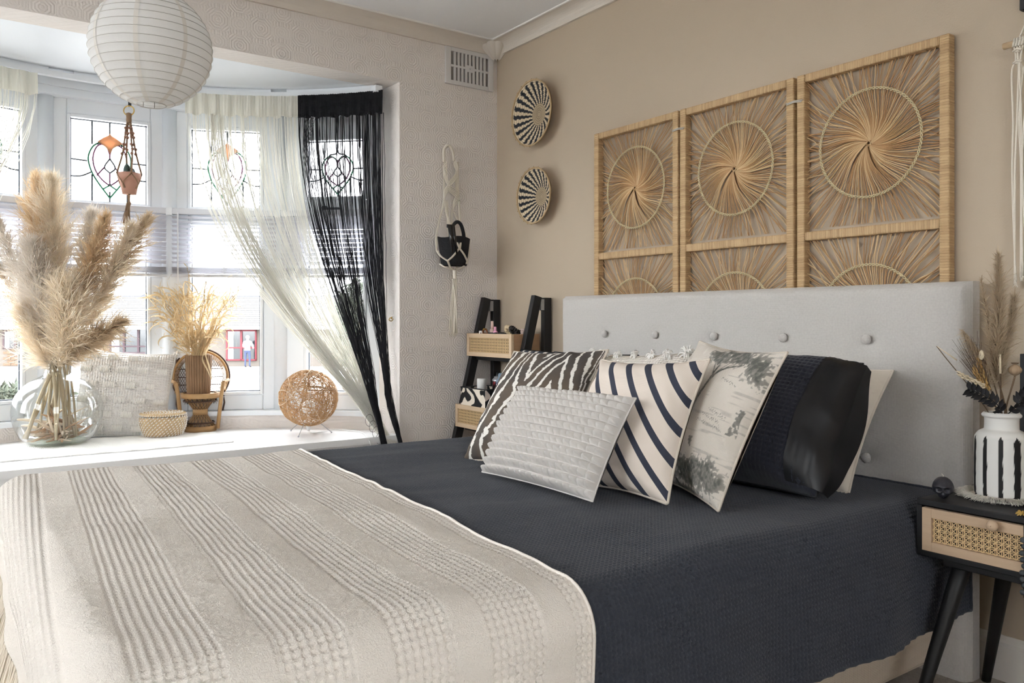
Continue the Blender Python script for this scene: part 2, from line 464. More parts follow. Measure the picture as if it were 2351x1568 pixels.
# windows, one facet each, local x along the chord, local y outwards
def frame_part(nm, pr, x0, x1, z0, z1, y0=-.012, y1=.055):
    return mk(nm, MB().box((x0, y0, z0), (x1, y1, z1)), M_upvc, pr, smooth=False, bev=.006)
def lead(pr, pts, W0, W1, Z0, Z1, mt, r=.004):
    p = [(W0 + (W1 - W0) * u, .016, Z1 - (Z1 - Z0) * v) for u, v in pts]
    p = spline(p, max(6, len(p) * 5)) if len(p) > 2 else p
    mk('lead_line', MB().tube(p, r, 5), mt, pr)
def make_window(i):
    a0, a1 = ANG[i], ANG[i+1]; am = (a0 + a1) / 2
    Rm = 1.54 * math.cos(math.radians(9.75)); w = 2 * 1.54 * math.sin(math.radians(9.75)); h = w / 2
    p = bay_pt(am, Rm, 0)
    root = bpy.data.objects.new('window_%d' % (i + 1), None); COL.objects.link(root)
    root.location = p; root.rotation_euler = (0, 0, -math.radians(am)); root['kind'] = 'structure'
    right = i == 5
    jl, jr = (.125, .082) if right else (.086, .086)
    zt, zb = (1.836, 1.530) if right else (1.880, 1.475)
    zl1, zl0 = 1.415, .575
    W0, W1 = -h + jl, h - jr
    frame_part('jamb', root, -h, W0, .50, 1.96); frame_part('jamb', root, W1, h, .50, 1.96)
    frame_part('head', root, W0, W1, zt, 1.96); frame_part('transom', root, W0, W1, zl1, zb)
    frame_part('bottom_rail', root, W0, W1, .50, zl0)
    for (za, zb_) in ((zb, zt), (zl0, zl1)):                      # inner glazing beads
        b = MB(); t_ = .014
        b.box((W0, -.020, za), (W0 + t_, .0, zb_)); b.box((W1 - t_, -.020, za), (W1, .0, zb_))
        b.box((W0 + t_, -.020, za), (W1 - t_, .0, za + t_)); b.box((W0 + t_, -.020, zb_ - t_), (W1 - t_, .0, zb_))
        mk('glazing_bead', b, M_upvc, root, smooth=False, bev=.003)
        g = MB(); t_ = .019                                        # dark gasket
        for x0, x1, z0, z1 in ((W0 + .014, W0 + t_, za, zb_), (W1 - t_, W1 - .014, za, zb_), (W0, W1, za + .014, za + t_), (W0, W1, zb_ - t_, zb_ - .014)):
            g.box((x0, .004, z0), (x1, .014, z1))
        mk('gasket', g, M_lead, root, smooth=False)
        mk('pane', MB().box((W0 - .004, .018, za - .004), (W1 + .004, .022, zb_ + .004)), M_glass, root, smooth=False)
    # leaded top light with a heart and tulip
    L = lambda pts, mt=M_lead, r=.0038: lead(root, pts, W0 + .014, W1 - .014, zb + .014, zt - .014, mt, r)
    for u in (.28, .51, .74):
        L([(u, 0), (u, .17 if u == .51 else .29)])
    for u in (.28, .74): L([(u, .66), (u, 1)])
    L([(0, .49), (.22, .50)]); L([(.80, .49), (1, .49)]); L([(0, .70), (.14, .69), (.28, .63)]); L([(1, .70), (.88, .69), (.74, .63)])
    L([(.51, .86), (.51, 1)])
    for s in (1, -1):
        X = lambda u: .51 + s * u
        L([(X(.02), .33), (X(.08), .28), (X(.15), .27), (X(.23), .33), (X(.28), .46), (X(.24), .62), (X(.15), .76), (X(.0), .94)], M_leadg, .0042)
        L([(X(.0), .40), (X(.04), .31), (X(.11), .28), (X(.18), .33), (X(.22), .46), (X(.19), .60), (X(.11), .71), (X(.0), .79)], M_leadp, .0038)
        L([(X(0), .45), (X(.07), .56), (X(0), .63)]); L([(X(.07), .56), (X(.17), .67)], M_leadp); L([(X(.10), .84), (X(-.02), .77)], M_leadg)
        L([(X(0), .16), (X(.03), .22), (X(.13), .24), (X(.16), .29)])
    L([(.51, .33), (.51, .45)], M_leadp); L([(.51, .63), (.51, .79)], M_leadp)
    if i in (3, 4):
        pts = [(.36, .27), (.43, .22), (.49, .19), (.51, .165), (.53, .19), (.59, .22), (.67, .27), (.60, .30), (.55, .33), (.51, .40), (.47, .33), (.42, .30)]
        x = [W0 + (W1 - W0) * u for u, v in pts]; z = [zt - (zt - zb) * v for u, v in pts]
        o = MB(); n_ = len(pts); V = [(x[k], .010, z[k]) for k in range(n_)] + [(x[k], .026, z[k]) for k in range(n_)]
        cx, cz = np.mean(x), np.mean(z); V += [(cx, .010, cz), (cx, .026, cz)]
        o.add(V, [(k, (k+1) % n_, n_ + (k+1) % n_, n_ + k) for k in range(n_)], [(2*n_, (k+1) % n_, k) for k in range(n_)] + [(2*n_+1, n_+k, n_ + (k+1) % n_) for k in range(n_)])
        mk('stained_glass', o, M_orange, root, smooth=False)
    if right:                                                      # latch on the opening top light
        b = MB().box((-.03, -.036, 1.472), (.05, -.020, 1.490)); b.box((-.035, -.045, 1.476), (-.012, -.02, 1.497))
        mk('latch', b, M_lead, root, smooth=False, bev=.003)
    return root
WIN = [make_window(i) for i in range(6)]
# rounded posts where two window frames meet
for i, a in enumerate(ANG[1:-1]):
    c = bay_pt(a, 1.530, 0)
    t = np.linspace(0, 2*PI, 15)[:-1]
    prof = [(c[0] + .034 * math.cos(q), c[1] + .034 * math.sin(q)) for q in t]
    struct(mk('trim_%d' % (8 + i), MB().prism(prof, .5, 1.96), M_upvc))
# ---------------------------------------------------------------- window seat
root = thing('window_seat', 'white painted window seat built into the round bay', 'window seat', (-1.8, 0, 0))
def rel(mb, o):
    mb.V = [v - np.asarray(o) for v in mb.V]; return mb
ro = np.array([-1.8, 0, 0])
poly = [(-3.09, -.022), (-3.09, .0)] + [tuple(bay_pt(a, 1.488, 0)[:2]) for a in np.linspace(-61, 52, 30)] + [(-.552, .0), (-.552, -.022)]
mk('seat_top', rel(MB().prism(poly, .384, .412), ro), M_seat, root, smooth=False)
mk('fascia', rel(MB().box((-3.09, -.004, .330), (-.552, .02, .384)), ro), M_seat, root, smooth=False)
for x0, x1 in ((-3.08, -2.49), (-2.485, -1.90), (-1.895, -1.25), (-1.245, -.556)):
    d = MB().box((x0, .0, .03), (x1, .02, .322))
    dd = mk('seat_door', rel(d, ro), M_seat, root, smooth=False, bev=.003)
mk('plinth', rel(MB().box((-3.09, .03, 0), (-.552, .05, .33)), ro), M_seat, root, smooth=False)

# cloth runner lying on the seat
M_runner = mat('white woven runner', S(226, 224, 220), .9, weave=(.006, .0012), var=(14, .08))
def runner_edge(x): return .185 + .006 * math.sin(x * 9)
n, k = 60, 14
V = np.zeros((n, k, 3))
for i, x in enumerate(np.linspace(-2.20, -1.245, n)):
    yb = min(.62, math.sqrt(max(.01, 1.40**2 - (x + 1.75)**2)) - .705 - .06)
    for j, f in enumerate(np.linspace(0, 1, k)):
        V[i, j] = (x + .004 * math.sin(f * 40), runner_edge(x) + (yb - runner_edge(x)) * f, .4165 + .0012 * math.sin(x * 60 + f * 9))
m = MB(); m.grid(V); top = V.copy(); bot = V.copy(); bot[..., 2] = .4125
m.grid(np.stack([bot[:, 0], V[:, 0]], 0)); m.grid(np.stack([V[-1], bot[-1]], 0)); m.grid(np.stack([V[:, -1], bot[:, -1]], 0)); m.grid(np.stack([bot[0], V[0]], 0))
tag(mk('seat_runner', m, M_runner), 'long white woven cloth runner spread along the window seat', 'runner')

# ---------------------------------------------------------------- venetian blinds
M_slat = mat('white blind slat', S(222, 222, 228), .4, transl=(.22, S(235, 236, 240)))
M_rail = mat('grey white blind rail', S(206, 208, 214), .4)
M_cord = mat('blind cord', S(225, 225, 225), .6)
def slat_mesh(hw):
    q = MB(); pr = []
    for s in np.linspace(-1, 1, 5): pr.append((s * .0125, .0022 * (1 - s * s)))
    pr = pr + [(y, z - .0009) for y, z in pr[::-1]] + [pr[0]]
    q.grid(np.array([[(x, y, z) for y, z in pr] for x in (-hw, hw)]))
    return mesh_np('slat', q)
bl_lab = {1: 'lowered white venetian blind at the far left hidden side', 2: 'half lowered white venetian blind at the left edge behind the pampas grass',
          3: 'half lowered white venetian blind behind the hanging cactus pot', 4: 'half lowered white venetian blind behind the cream string curtain and dried grass',
          5: 'half lowered white venetian blind behind the black string curtain'}
slat_me = None
for i in (2, 3, 4, 5):
    am = (ANG[i] + ANG[i+1]) / 2
    Rm = 1.54 * math.cos(math.radians(9.75)) - .052
    p = bay_pt(am, Rm, 0); hw = .243
    r = thing('venetian_blind', bl_lab[i], 'blind', p, -math.radians(am), 'venetian blinds in the bay')
    mk('headrail', MB().box((-hw, -.016, 1.445), (hw, .016, 1.474)), M_rail, r, smooth=False, bev=.003)
    for sx in (-hw, hw): mk('end_cap', MB().box((sx - .008, -.020, 1.440), (sx + .008, .020, 1.478)), M_upvc, r, smooth=False, bev=.002)
    if slat_me is None:
        slat_me = slat_mesh(hw - .004); slat_me.materials.append(M_slat)
        slat_me.polygons.foreach_set('use_smooth', np.zeros(len(slat_me.polygons), bool))
    z = 1.432; k = 0
    while z > 1.200:
        o = bpy.data.objects.new('slat', slat_me); COL.objects.link(o); o.parent = r
        o.location = (0, 0, z); o.rotation_euler = (math.radians(-38 if i != 4 else -20), 0, 0); z -= .0215; k += 1
    zz = 1.192
    for q in range(9):                                             # gathered slats
        o = bpy.data.objects.new('slat', slat_me); COL.objects.link(o); o.parent = r
        o.location = (0, .001 * ((q % 2) * 2 - 1), zz); zz -= .0034
    mk('bottom_rail', MB().box((-hw, -.013, 1.146), (hw, .013, 1.160)), M_rail, r, smooth=False, bev=.003)
    for sx in (-.15, .0, .15):
        lc = MB()
        for sy in (-.0135, .0135): lc.tube([(sx, sy, 1.15), (sx, sy, 1.45)], .0008, 4)
        for q in range(5): lc.tube([(sx - .012, -.0145, 1.195 - q * .009), (sx, -.016, 1.19 - q * .009), (sx + .012, -.0145, 1.186 - q * .009)], .0011, 4)
        mk('ladder_cord', lc, M_cord, r)
    mk('tilt_wand', MB().tube([(-hw + .035, -.024, 1.45), (-hw + .036, -.026, 1.05)], .0032, 6), M_cord, r)

# ---------------------------------------------------------------- curtain rail and string curtains
M_track = mat('white curtain rail', S(222, 225, 228), .4)
r = thing('curtain_rail', 'white curtain rail curving round under the bay ceiling', 'curtain rail', bay_pt(0, 1.40, 2.02))
ro = bay_pt(0, 1.40, 2.02)
m = MB(); ring_band(m, 1.385, 1.415, 2.006, 2.028, -55, 54.0, 60); mk('rail', rel(m, ro), M_track, r, smooth=False)
for a0, a1 in ((-40, -6), (-2, 33), (36, 54)):
    m = MB(); ring_band(m, 1.395, 1.440, 2.028, 2.043, a0, a1, 24); mk('batten', rel(m, ro), M_upvc, r, smooth=False)
e = bay_pt(54.0, 1.40, 2.017)
mk('end_bracket', rel(MB().box(e + (-.018, -.05, -.016), e + (.020, .012, .016)), ro), M_upvc, r, smooth=False, bev=.003)
mk('hook', rel(MB().tube(spline([e + (.01, -.03, -.012), e + (.014, -.036, -.03), e + (.008, -.034, -.036), e + (.002, -.028, -.028)], 12), .0022, 5), ro), M_upvc, r)

def ang_of(p): return math.degrees(math.atan2(p[0] - BC[0], p[1] - BC[1]))
M_cream = mat('cream string', S(242, 240, 234), .8, transl=(.5, S(248, 247, 242)))
M_creamh = mat('cream heading tape', S(238, 236, 228), .85, weave=(.004, .0008), transl=(.5, S(246, 244, 236)))
M_black = mat('black string', S(20, 21, 27), .75)
M_blackh = mat('black heading tape', S(17, 18, 23), .85, weave=(.005, .002))
def heading(a0, a1, z0, z1, n=120, amp=.010, seed=1):
    """gathered tape on the rail with thickness"""
    m = MB(); A = np.linspace(a0, a1, n); V = np.zeros((n, 8, 3))
    ph = np.cumsum(np.abs(np.random.default_rng(seed).normal(.55, .25, n)))
    for i, a in enumerate(A):
        for j, f in enumerate(np.linspace(0, 1, 8)):
            R = 1.372 + amp * math.sin(ph[i]) * (.35 + .65 * f) + .004 * math.sin(i * 2.1)
            V[i, j] = bay_pt(a, R, z1 + (z0 - z1) * f + .004 * math.sin(ph[i] * .7) * f)
    m.grid(V); W = V.copy()
    for i, a in enumerate(A): W[i, :, :2] -= .003 * np.array([math.sin(math.radians(a)), math.cos(math.radians(a))])
    m.grid(W[:, ::-1]); m.grid(np.stack([V[:, -1], W[:, -1]], 0)); m.grid(np.stack([W[:, 0], V[:, 0]], 0)); m.grid(np.stack([W[0], V[0]], 0)); m.grid(np.stack([V[-1], W[-1]], 0))
    return m
def strings(tops, ends, hangs, sag, rad, npt=18, seed=3):
    g = np.random.default_rng(seed); m = MB()
    for t, e, h, s in zip(tops, ends, hangs, sag):
        L = t[2] - e[2]
        p1 = t + v3(g.normal(0, .006), g.normal(0, .006), -L * s); p2 = e + (t - e) * .22 * v3(1, 1, 1) + v3(0, 0, -.02)
        a = bez(t, p1, p2, e, npt)
        b = bez(e, e + (e - p2) * .35, h + v3(0, 0, .08), h, 6)[1:]
        pth = np.vstack([a, b]); wob = g.normal(0, .0012, pth.shape); wob[0] = 0
        m.tube(pth + wob, rad, 4, cap=False)
    return m
# cream, right side of the bay
aL, aR = ang_of(PB(425, 240, 1.372)), ang_of(PB(684, 240, 1.372))
r = thing('string_curtain', 'cream string curtain swept to the right across the bay window', 'curtain', bay_pt(30, 1.37, 1.95))
ro = bay_pt(30, 1.37, 1.95)
mk('heading', rel(heading(aL, aR, 1.905, 2.005), ro), M_creamh, r)
g = np.random.default_rng(2)
def cream_set(n, a_lo, a_hi, seed):
    g = np.random.default_rng(seed); s = np.sort(g.uniform(0, 1, n)); tops = []; ends = []; hangs = []; sag = []
    for q in s:
        t = bay_pt(a_lo + (a_hi - a_lo) * q, 1.372 + g.normal(0, .008), 1.91); tops.append(t)
        e = P(842 + 34 * q + g.normal(0, 2), 962 + 10 * q + g.normal(0, 3), 'y', .035 + .02 * g.uniform()); ends.append(e)
        hh = P(896 + 24 * g.uniform(), 1045, 'y', -.045 - .012 * g.uniform()); hangs.append(hh); sag.append(.42 + .1 * g.uniform())
    return tops, ends, hangs, sag
mk('strings', rel(strings(*cream_set(190, aL, aR, 4), .0010), ro), M_cream, r, kind='stuff')
mk('gathered_strings', rel(strings(*cream_set(60, aL + 4, aL + 7, 5), .0011, seed=8), ro), M_cream, r, kind='stuff')
# cream, left edge of the picture
aL2, aR2 = -22, ang_of(PB(85, 170, 1.372))
r = thing('string_curtain', 'short piece of cream string curtain at the left edge by the bay ceiling', 'curtain', bay_pt(-14, 1.37, 1.95))
ro = bay_pt(-14, 1.37, 1.95)
mk('heading', rel(heading(aL2, aR2, 1.905, 2.0, 60, seed=5), ro), M_creamh, r)
m = MB(); g = np.random.default_rng(6)
for q in g.uniform(0, 1, 90):
    t = bay_pt(aL2 + (aR2 - aL2) * q, 1.372 + g.normal(0, .006), 1.91)
    e = bay_pt(-27 + 6 * g.uniform(), 1.32, 1.05)
    m.tube(bez(t, t + v3(0, 0, -.25), e + v3(.10, .02, .3), e, 14) + g.normal(0, .0012, (14, 3)), .001, 4, cap=False)
mk('strings', rel(m, ro), M_cream, r, kind='stuff')
# black
aL, aR = ang_of(PB(684, 235, 1.372)), ang_of(PB(879, 230, 1.372))
r = thing('string_curtain', 'black string curtain gathered down the right side of the bay', 'curtain', bay_pt(46, 1.37, 1.95))
ro = bay_pt(46, 1.37, 1.95)
mk('heading', rel(heading(aL, aR, 1.900, 2.008, 110, .007, 9), ro), M_blackh, r)
tops, ends, hangs, sag = [], [], [], []; T2, E2, H2, S2 = [], [], [], []
g = np.random.default_rng(12)
for q in np.sort(g.uniform(0, 1, 210) ** .92):
    t = bay_pt(aL + (aR - aL) * q, 1.372 + g.normal(0, .007), 1.905)
    if q < .62:
        tops.append(t); f = q / .62
        ends.append(P(846 + 18 * f + g.normal(0, 2.0), 905 + g.normal(0, 6), 'y', .02)); hangs.append(P(876 + 14 * g.uniform(), 1042, 'y', -.040 - .008 * g.uniform())); sag.append(.40 + .12 * f)
    else:
        T2.append(t); E2.append(P(884 + 12 * g.uniform(), 890 + g.normal(0, 10), 'y', .012)); H2.append(P(918 + 8 * g.uniform(), 1040, 'y', -.038)); S2.append(.55)
mk('strings', rel(strings(tops, ends, hangs, sag, .0011, 18, 5), ro), M_black, r, kind='stuff')
mk('gathered_strings', rel(strings(T2, E2, H2, S2, .0012, 18, 6), ro), M_black, r, kind='stuff')
m = MB()
for q in range(7):
    a = P(700 + 20 * g.uniform(), 290, 'y', .28); b = P(718 + 14 * q, 480 + 60 * g.uniform(), 'y', .2)
    m.tube(bez(P(702 + q * 4, 265, 'y', .33), P(690 - q * 2, 400, 'y', .31), P(688 + 8 * q, 470, 'y', .27), P(730 + q * 5, 560 + 20 * q, 'y', .2), 16), .0009, 4, cap=False)
for q in range(5):
    c = P(848 + 8 * q, 965 + 14 * q, 'y', -.02); rr = .02 + .008 * g.uniform()
    m.tube([c + v3(rr * math.cos(x) * .7, 0, rr * math.sin(x)) for x in np.linspace(0, 5.6, 14)], .0008, 4, cap=False)
mk('loose_strings', rel(m, ro), M_black, r, kind='stuff')

# brass hook on the reveal
M_brass = mat('brass', S(196, 160, 84), .25, metal=1)
c = P(900, 730, 'x', BXR - .001)
m = MB(); m.tube(spline([c, c + v3(-.012, -.004, .0), c + v3(-.020, -.010, -.010), c + v3(-.012, -.020, -.014), c + v3(-.006, -.026, -.004)], 18), .0022, 8)
m.tube([c, c + v3(-.003, 0, 0)], .006, 10)
tag(mk('cup_hook', m, M_brass), 'small brass cup hook on the wallpapered window reveal', 'hook')

# ---------------------------------------------------------------- paper lantern
def paper_mat():
    return mat('white rice paper', S(236, 235, 233), .9, transl=(.42, S(238, 237, 234)), bump=(35, .0015))
M_paperl = paper_mat()
M_seam = mat('paper seam', S(224, 220, 213), .9, transl=(.25, S(236, 230, 222)))
M_wire = mat('lantern wire', S(190, 186, 180), .5, metal=.3)
LC = CAMP + ray(348, 113) * 2.3; LR = .164
r = thing('paper_lantern', 'large round white ribbed paper lantern hanging near the bay', 'lamp', LC)
th = np.linspace(math.radians(14), math.radians(166), 20)
prof = []
for a, b in zip(th[:-1], th[1:]):
    for f in (0, .25, .5, .75):
        q = a + (b - a) * f; rr = LR * (1 - .012 * math.sin(PI * f))
        prof.append((rr * math.sin(q), -rr * math.cos(q)))
prof.append((LR * math.sin(th[-1]), -LR * math.cos(th[-1])))
mk('paper_shade', MB().lathe(prof, 72), M_paperl, r)
for q in th:
    m = MB(); R0 = LR * math.sin(q) + .0004; z = -LR * math.cos(q)
    m.tube([(R0 * math.cos(x), R0 * math.sin(x), z) for x in np.linspace(0, 2 * PI, 61)], .0009, 4, cap=False)
    mk('rib_wire', m, M_wire, r)
for k in range(8):
    a = k * PI / 4 + .35; V = []
    for q in np.linspace(th[0], th[-1], 40):
        rr = LR * 1.003; w_ = .006 / max(.04, rr * math.sin(q))
        V.append([(rr * math.sin(q) * math.cos(a + s), rr * math.sin(q) * math.sin(a + s), -rr * math.cos(q)) for s in (-w_, 0, w_)])
    mk('paper_seam', MB().grid(np.array(V)), M_seam, r)
m = MB()
for s in (-1, 1):
    m.tube([(LR * .235 * math.cos(x), LR * .235 * math.sin(x), s * LR * .972) for x in np.linspace(0, 2 * PI, 33)], .0014, 5, cap=False)
for s in (-.05, .05): m.tube([(s * .3, -LR * .23, -LR * .97), (s * .3, 0, LR * 1.0), (s * .3, LR * .23, -LR * .97)], .0011, 5)
mk('wire_frame', m, M_wire, r)
m = MB().tube([(0, 0, LR * .7), (0, 0, CEIL - LC[2] - .02)], .003, 8); mk('flex', m, M_upvc, r)
mk('ceiling_rose', MB().lathe([(.001, 0), (.045, 0), (.045, -.015), (.02, -.03), (.001, -.03)], 24, (0, 0, CEIL - LC[2] - .001)), M_upvc, r)
mk('bulb_holder', MB().lathe([(.001, .0), (.018, 0), (.02, -.05), (.001, -.05)], 16, (0, 0, LR * .75)), M_upvc, r)

# ---------------------------------------------------------------- hanging cactus in terracotta
M_jute = mat('brown jute cord', S(150, 122, 96), .9, var=(60, .5))
M_terra = mat('terracotta', S(190, 146, 128), .85, var=(9, .3))
M_cact = mat('blue green cactus', S(72, 92, 88), .7, var=(50, .4))
M_spine = mat('cactus spine', S(220, 222, 222), .8)
M_bead = mat('brown wooden bead', S(150, 112, 92), .35, var=(30, .3))
M_strap = mat('black strap', S(22, 22, 28), .7)
A0 = PB(297, 425, 1.30); KP = float((A0 - CAMP) @ FWD) / FPX
def LH(px, py, d=0.0): return RGT * (px - 297) * KP + v3(0, 0, (425 - py) * KP) + FWD * d
r = thing('hanging_planter', 'brown macrame hanger holding a terracotta pot in front of the window', 'plant hanger', A0)
m = MB(); m.obox(LH(298, 190), RGT * .007, FWD * .001, v3(0, 0, .107)); mk('strap', m, M_strap, r, smooth=False)
rg = MB(); rg.tube([LH(296 + 12 * math.cos(x), 254 + 11 * math.sin(x)) for x in np.linspace(0, 2 * PI, 30)], .0024, 6, cap=False); mk('ring', rg, M_brass, r)
m = MB(); m.lathe([(.004, .012), (.013, .008), (.011, -.01), (.012, -.026), (.006, -.034)], 12, LH(296, 265)); mk('knot', m, M_jute, r)
cords = MB(); beads = []
pot_r = .047
for k in range(4):
    a = k * PI / 2 + .6; dx, dy = math.cos(a), math.sin(a)
    rim = LH(297, 400) + RGT * dx * (pot_r + .004) + FWD * dy * (pot_r + .004)
    midp = LH(297, 425) + RGT * math.cos(a + PI / 4) * (pot_r - .003) + FWD * math.sin(a + PI / 4) * (pot_r - .003)
    midm = LH(297, 425) + RGT * math.cos(a - PI / 4) * (pot_r - .003) + FWD * math.sin(a - PI / 4) * (pot_r - .003)
    st = LH(296 + 3 * dx, 275); el = LH(297 + 16 * dx, 350, .012 * dy)
    pth = spline([st, LH(296 + 8 * dx, 300, .006 * dy), el, rim], 30)
    for s in (-1, 1): cords.tube(pth + RGT * .0022 * s, .0023, 5)
    cords.tube(spline([rim, midp, LH(297, 448)], 12), .0026, 5); cords.tube(spline([rim, midm, LH(297, 448)], 12), .0026, 5)
    for f in np.linspace(.30, .72, 6):
        beads.append(pth[int(f * 29)] + RGT * .002 * (-1) ** int(f * 13))
mk('cords', cords, M_jute, r)
for b in beads: mk('bead', MB().ball(b, .0075, 10, 7), M_bead, r)
m = MB(); g = np.random.default_rng(3)
m.lathe([(.003, .02), (.006, .014), (.005, -.014), (.007, -.02)], 10, LH(296, 456))
for k in range(46):
    a = LH(296, 464) + v3(*g.normal(0, .003, 3)); e = LH(289 + g.normal(0, 5), 512 + g.normal(0, 4)) + FWD * g.normal(0, .007)
    m.tube([a, (a + e) / 2 + v3(*g.normal(0, .002, 3)), e], .0011, 4)
mk('tassel', m, M_jute, r)
r2 = thing('cactus_pot', 'little cactus growing in a terracotta pot in the hanging planter', 'potted cactus', A0 + LH(297, 446))
b0 = LH(297, 446)
H = 48 * KP
mk('pot', MB().lathe([(.001, .001), (.029, .0), (.040, H * .62), (.041, H * .68), (.046, H * .68), (.048, H), (.043, H), (.040, H * .7), (.001, H * .86)], 28), M_terra, r2)
for (ox, oy, rr, hh) in ((-.010, 0, .015, .062), (.014, .006, .012, .045), (.008, -.014, .010, .03)):
    c = MB(); n = 28
    a = np.linspace(0, 2 * PI, n, endpoint=False); rib = 1 + .12 * np.cos(a * 9)
    V = []
    for f in np.linspace(0, 1, 12):
        s = rr * (math.sin(PI * (.25 + .75 * f)) ** .5 if f < 1 else .02)
        V.append(np.c_[ox + s * rib * np.cos(a), oy + s * rib * np.sin(a), np.full(n, H * .8 + hh * f)])
    V = np.array(V); V = np.concatenate([V, V[:, :1]], 1); c.grid(V); co = mk('cactus_stem', c, M_cact, r2)
    sp = MB()
    for q in range(70):
        a_ = g.uniform(0, 2 * PI); f = g.uniform(.1, 1); s = rr * (math.sin(PI * (.25 + .75 * f * .98)) ** .5)
        p = v3(ox + s * math.cos(a_), oy + s * math.sin(a_), H * .8 + hh * f); d = unit(v3(math.cos(a_), math.sin(a_), g.normal(.2, .5)))
        sp.tube([p, p + d * .006], .0004, 3, cap=False)
    mk('spines', sp, M_spine, co, kind='stuff')
# ---------------------------------------------------------------- cushion builder
def cushion_frame(yaw, tilt, roll):
    yaw, tilt, roll = [math.radians(a) for a in (yaw, tilt, roll)]
    n = v3(math.cos(yaw), math.sin(yaw), 0); up = v3(0, 0, 1); rt = np.cross(up, n)
    z = up * math.cos(tilt) - n * math.sin(tilt); y = n * math.cos(tilt) + up * math.sin(tilt)
    c, s = math.cos(roll), math.sin(roll)
    return rt * c + z * s, y, -rt * s + z * c
def cushion_M(c, yaw, tilt, roll):
    x, y, z = cushion_frame(yaw, tilt, roll)
    M = Matrix.Identity(4)
    for i in range(3): M[i][0], M[i][1], M[i][2], M[i][3] = x[i], -y[i], z[i], c[i]
    return M
def cushion_mesh(w, h, T, n=80, m_=80, pinch=.07, p=2.4, q=.5, disp=None, col=None, wr=.003, seed=0, flat_back=.8, sag=0.0):
    s = np.linspace(-1, 1, n); t = np.linspace(-1, 1, m_)
    s = np.sign(s) * np.abs(s) ** .92; t = np.sign(t) * np.abs(t) ** .92
    Sg, Tg = np.meshgrid(s, t, indexing='ij')
    th = T / 2 * (np.clip((1 - np.abs(Sg) ** p) * (1 - np.abs(Tg) ** p), 0, 1)) ** q
    th = th * (1 - sag * Tg)
    X = Sg * w / 2 * (1 - pinch * (1 - Tg ** 2) * np.abs(Sg) ** 2)
    Z = Tg * h / 2 * (1 - pinch * (1 - Sg ** 2) * np.abs(Tg) ** 2)
    edge = np.maximum(np.abs(Sg), np.abs(Tg))
    wrk = wr * vnoise(Sg * 2.3 + 7, Tg * 2.3 + 3, seed) * sstep(1, .85, edge) + wr * 1.2 * vnoise(Sg * 6 + Tg * 5, Tg * 2 - Sg * 2, seed + 1) * sstep(.55, .9, edge) * sstep(1, .97, edge)
    d = th + wrk
    if disp is not None: d = d + disp(Sg, Tg, X, Z) 
    d = np.maximum(d, -.003 + 0 * d)
    mf = MB(); C_ = None
    if col is not None: C_ = col((Sg + 1) / 2, (Tg + 1) / 2)
    mf.grid(np.stack([X, -d, Z], -1), C_, np.stack([X, Z], -1))
    mb = MB(); k = max(1, (n - 1) // 40)
    Xb, Zb, tb = X[::k, ::k], Z[::k, ::k], (th * flat_back)[::k, ::k]
    mb.grid(np.stack([Xb, tb, Zb], -1)[::-1], None, np.stack([Xb, Zb], -1)[::-1])
    # outline for seam piping
    out = np.concatenate([np.stack([X[:, 0], 0*X[:, 0], Z[:, 0]], -1), np.stack([X[-1, :], 0*X[-1, :], Z[-1, :]], -1)[1:], np.stack([X[::-1, -1], 0*X[:, -1], Z[::-1, -1]], -1)[1:], np.stack([X[0, ::-1], 0*X[0], Z[0, ::-1]], -1)[1:]])
    return mf, mb, out, (X, d, Z, Sg, Tg)
def make_cushion(name, label, cat, c, yaw, tilt, roll, w, h, T, mf, mbk=None, seam=None, sr=.0035, group=None, **kw):
    r = thing(name, label, cat, M=cushion_M(c, yaw, tilt, roll), group=group)
    f, b, out, info = cushion_mesh(w, h, T, **kw)
    mk('front_cover', f, mf, r); mk('back_cover', b, mbk or mf, r)
    mk('seam', MB().tube(out[::2], sr, 6, cap=False), seam or mbk or mf, r)
    return r, info

# ---------------------------------------------------------------- tufted cushion on the seat
M_tuft = mat('off white woven cotton', S(224, 221, 216), .95, uvweave=(.011, .0045), var=(25, .12))
M_yarn = mat('off white yarn', S(232, 229, 224), .95, bump=(300, .002))
cu = P(290, 903, 'y', .60)
r, info = make_cushion('tufted_cushion', 'off white woven cushion with loop tufts beside the glass vase', 'cushion', P(286, 908, 'y', .70) + v3(0, 0, .004), 254, 12, -5, .40, .405, .11, M_tuft, n=70, m_=70, seed=4, wr=.004)
X, D, Z, Sg, Tg = info
g = np.random.default_rng(8)
for iu, u in enumerate(np.linspace(-.82, .84, 5)):
    for iv, v in enumerate(np.linspace(-.80, .88, 6)):
        uu = u + (.12 if iv % 2 else -.04); vv = v
        if abs(uu) > .95: continue
        i = int((np.sign(uu) * abs(uu) ** (1/.92) + 1) / 2 * 69); j = int((np.sign(vv) * abs(vv) ** (1/.92) + 1) / 2 * 69)
        c = v3(X[i, j], -D[i, j], Z[i, j]); tf = MB()
        for k in range(8):
            x0 = (k - 3.5) * .0056
            a = [(c[0] + x0 + .0008 * g.normal(), c[1] - .001 - .012 * math.sin(q), c[2] + .013 * math.cos(q)) for q in np.linspace(0, PI, 7)]
            tf.tube(a, .0031, 5)
        mk('tuft', tf, M_yarn, r)
for sx, sz in ((-1, -1), (1, -1), (1, 1), (-1, 1)):
    tf = MB()
    for k in range(14):
        a = g.uniform(0, 2*PI); c = v3(sx * .197, 0, sz * .197)
        tf.tube([c + v3(-sx * .012, 0, -sz * .012) + v3(*g.normal(0, .003, 3)), c + v3(*g.normal(0, .008, 3)), c + v3(sx * .012, 0, sz * .010) + v3(*g.normal(0, .010, 3))], .0028, 5)
    mk('corner_tassel', tf, M_yarn, r)

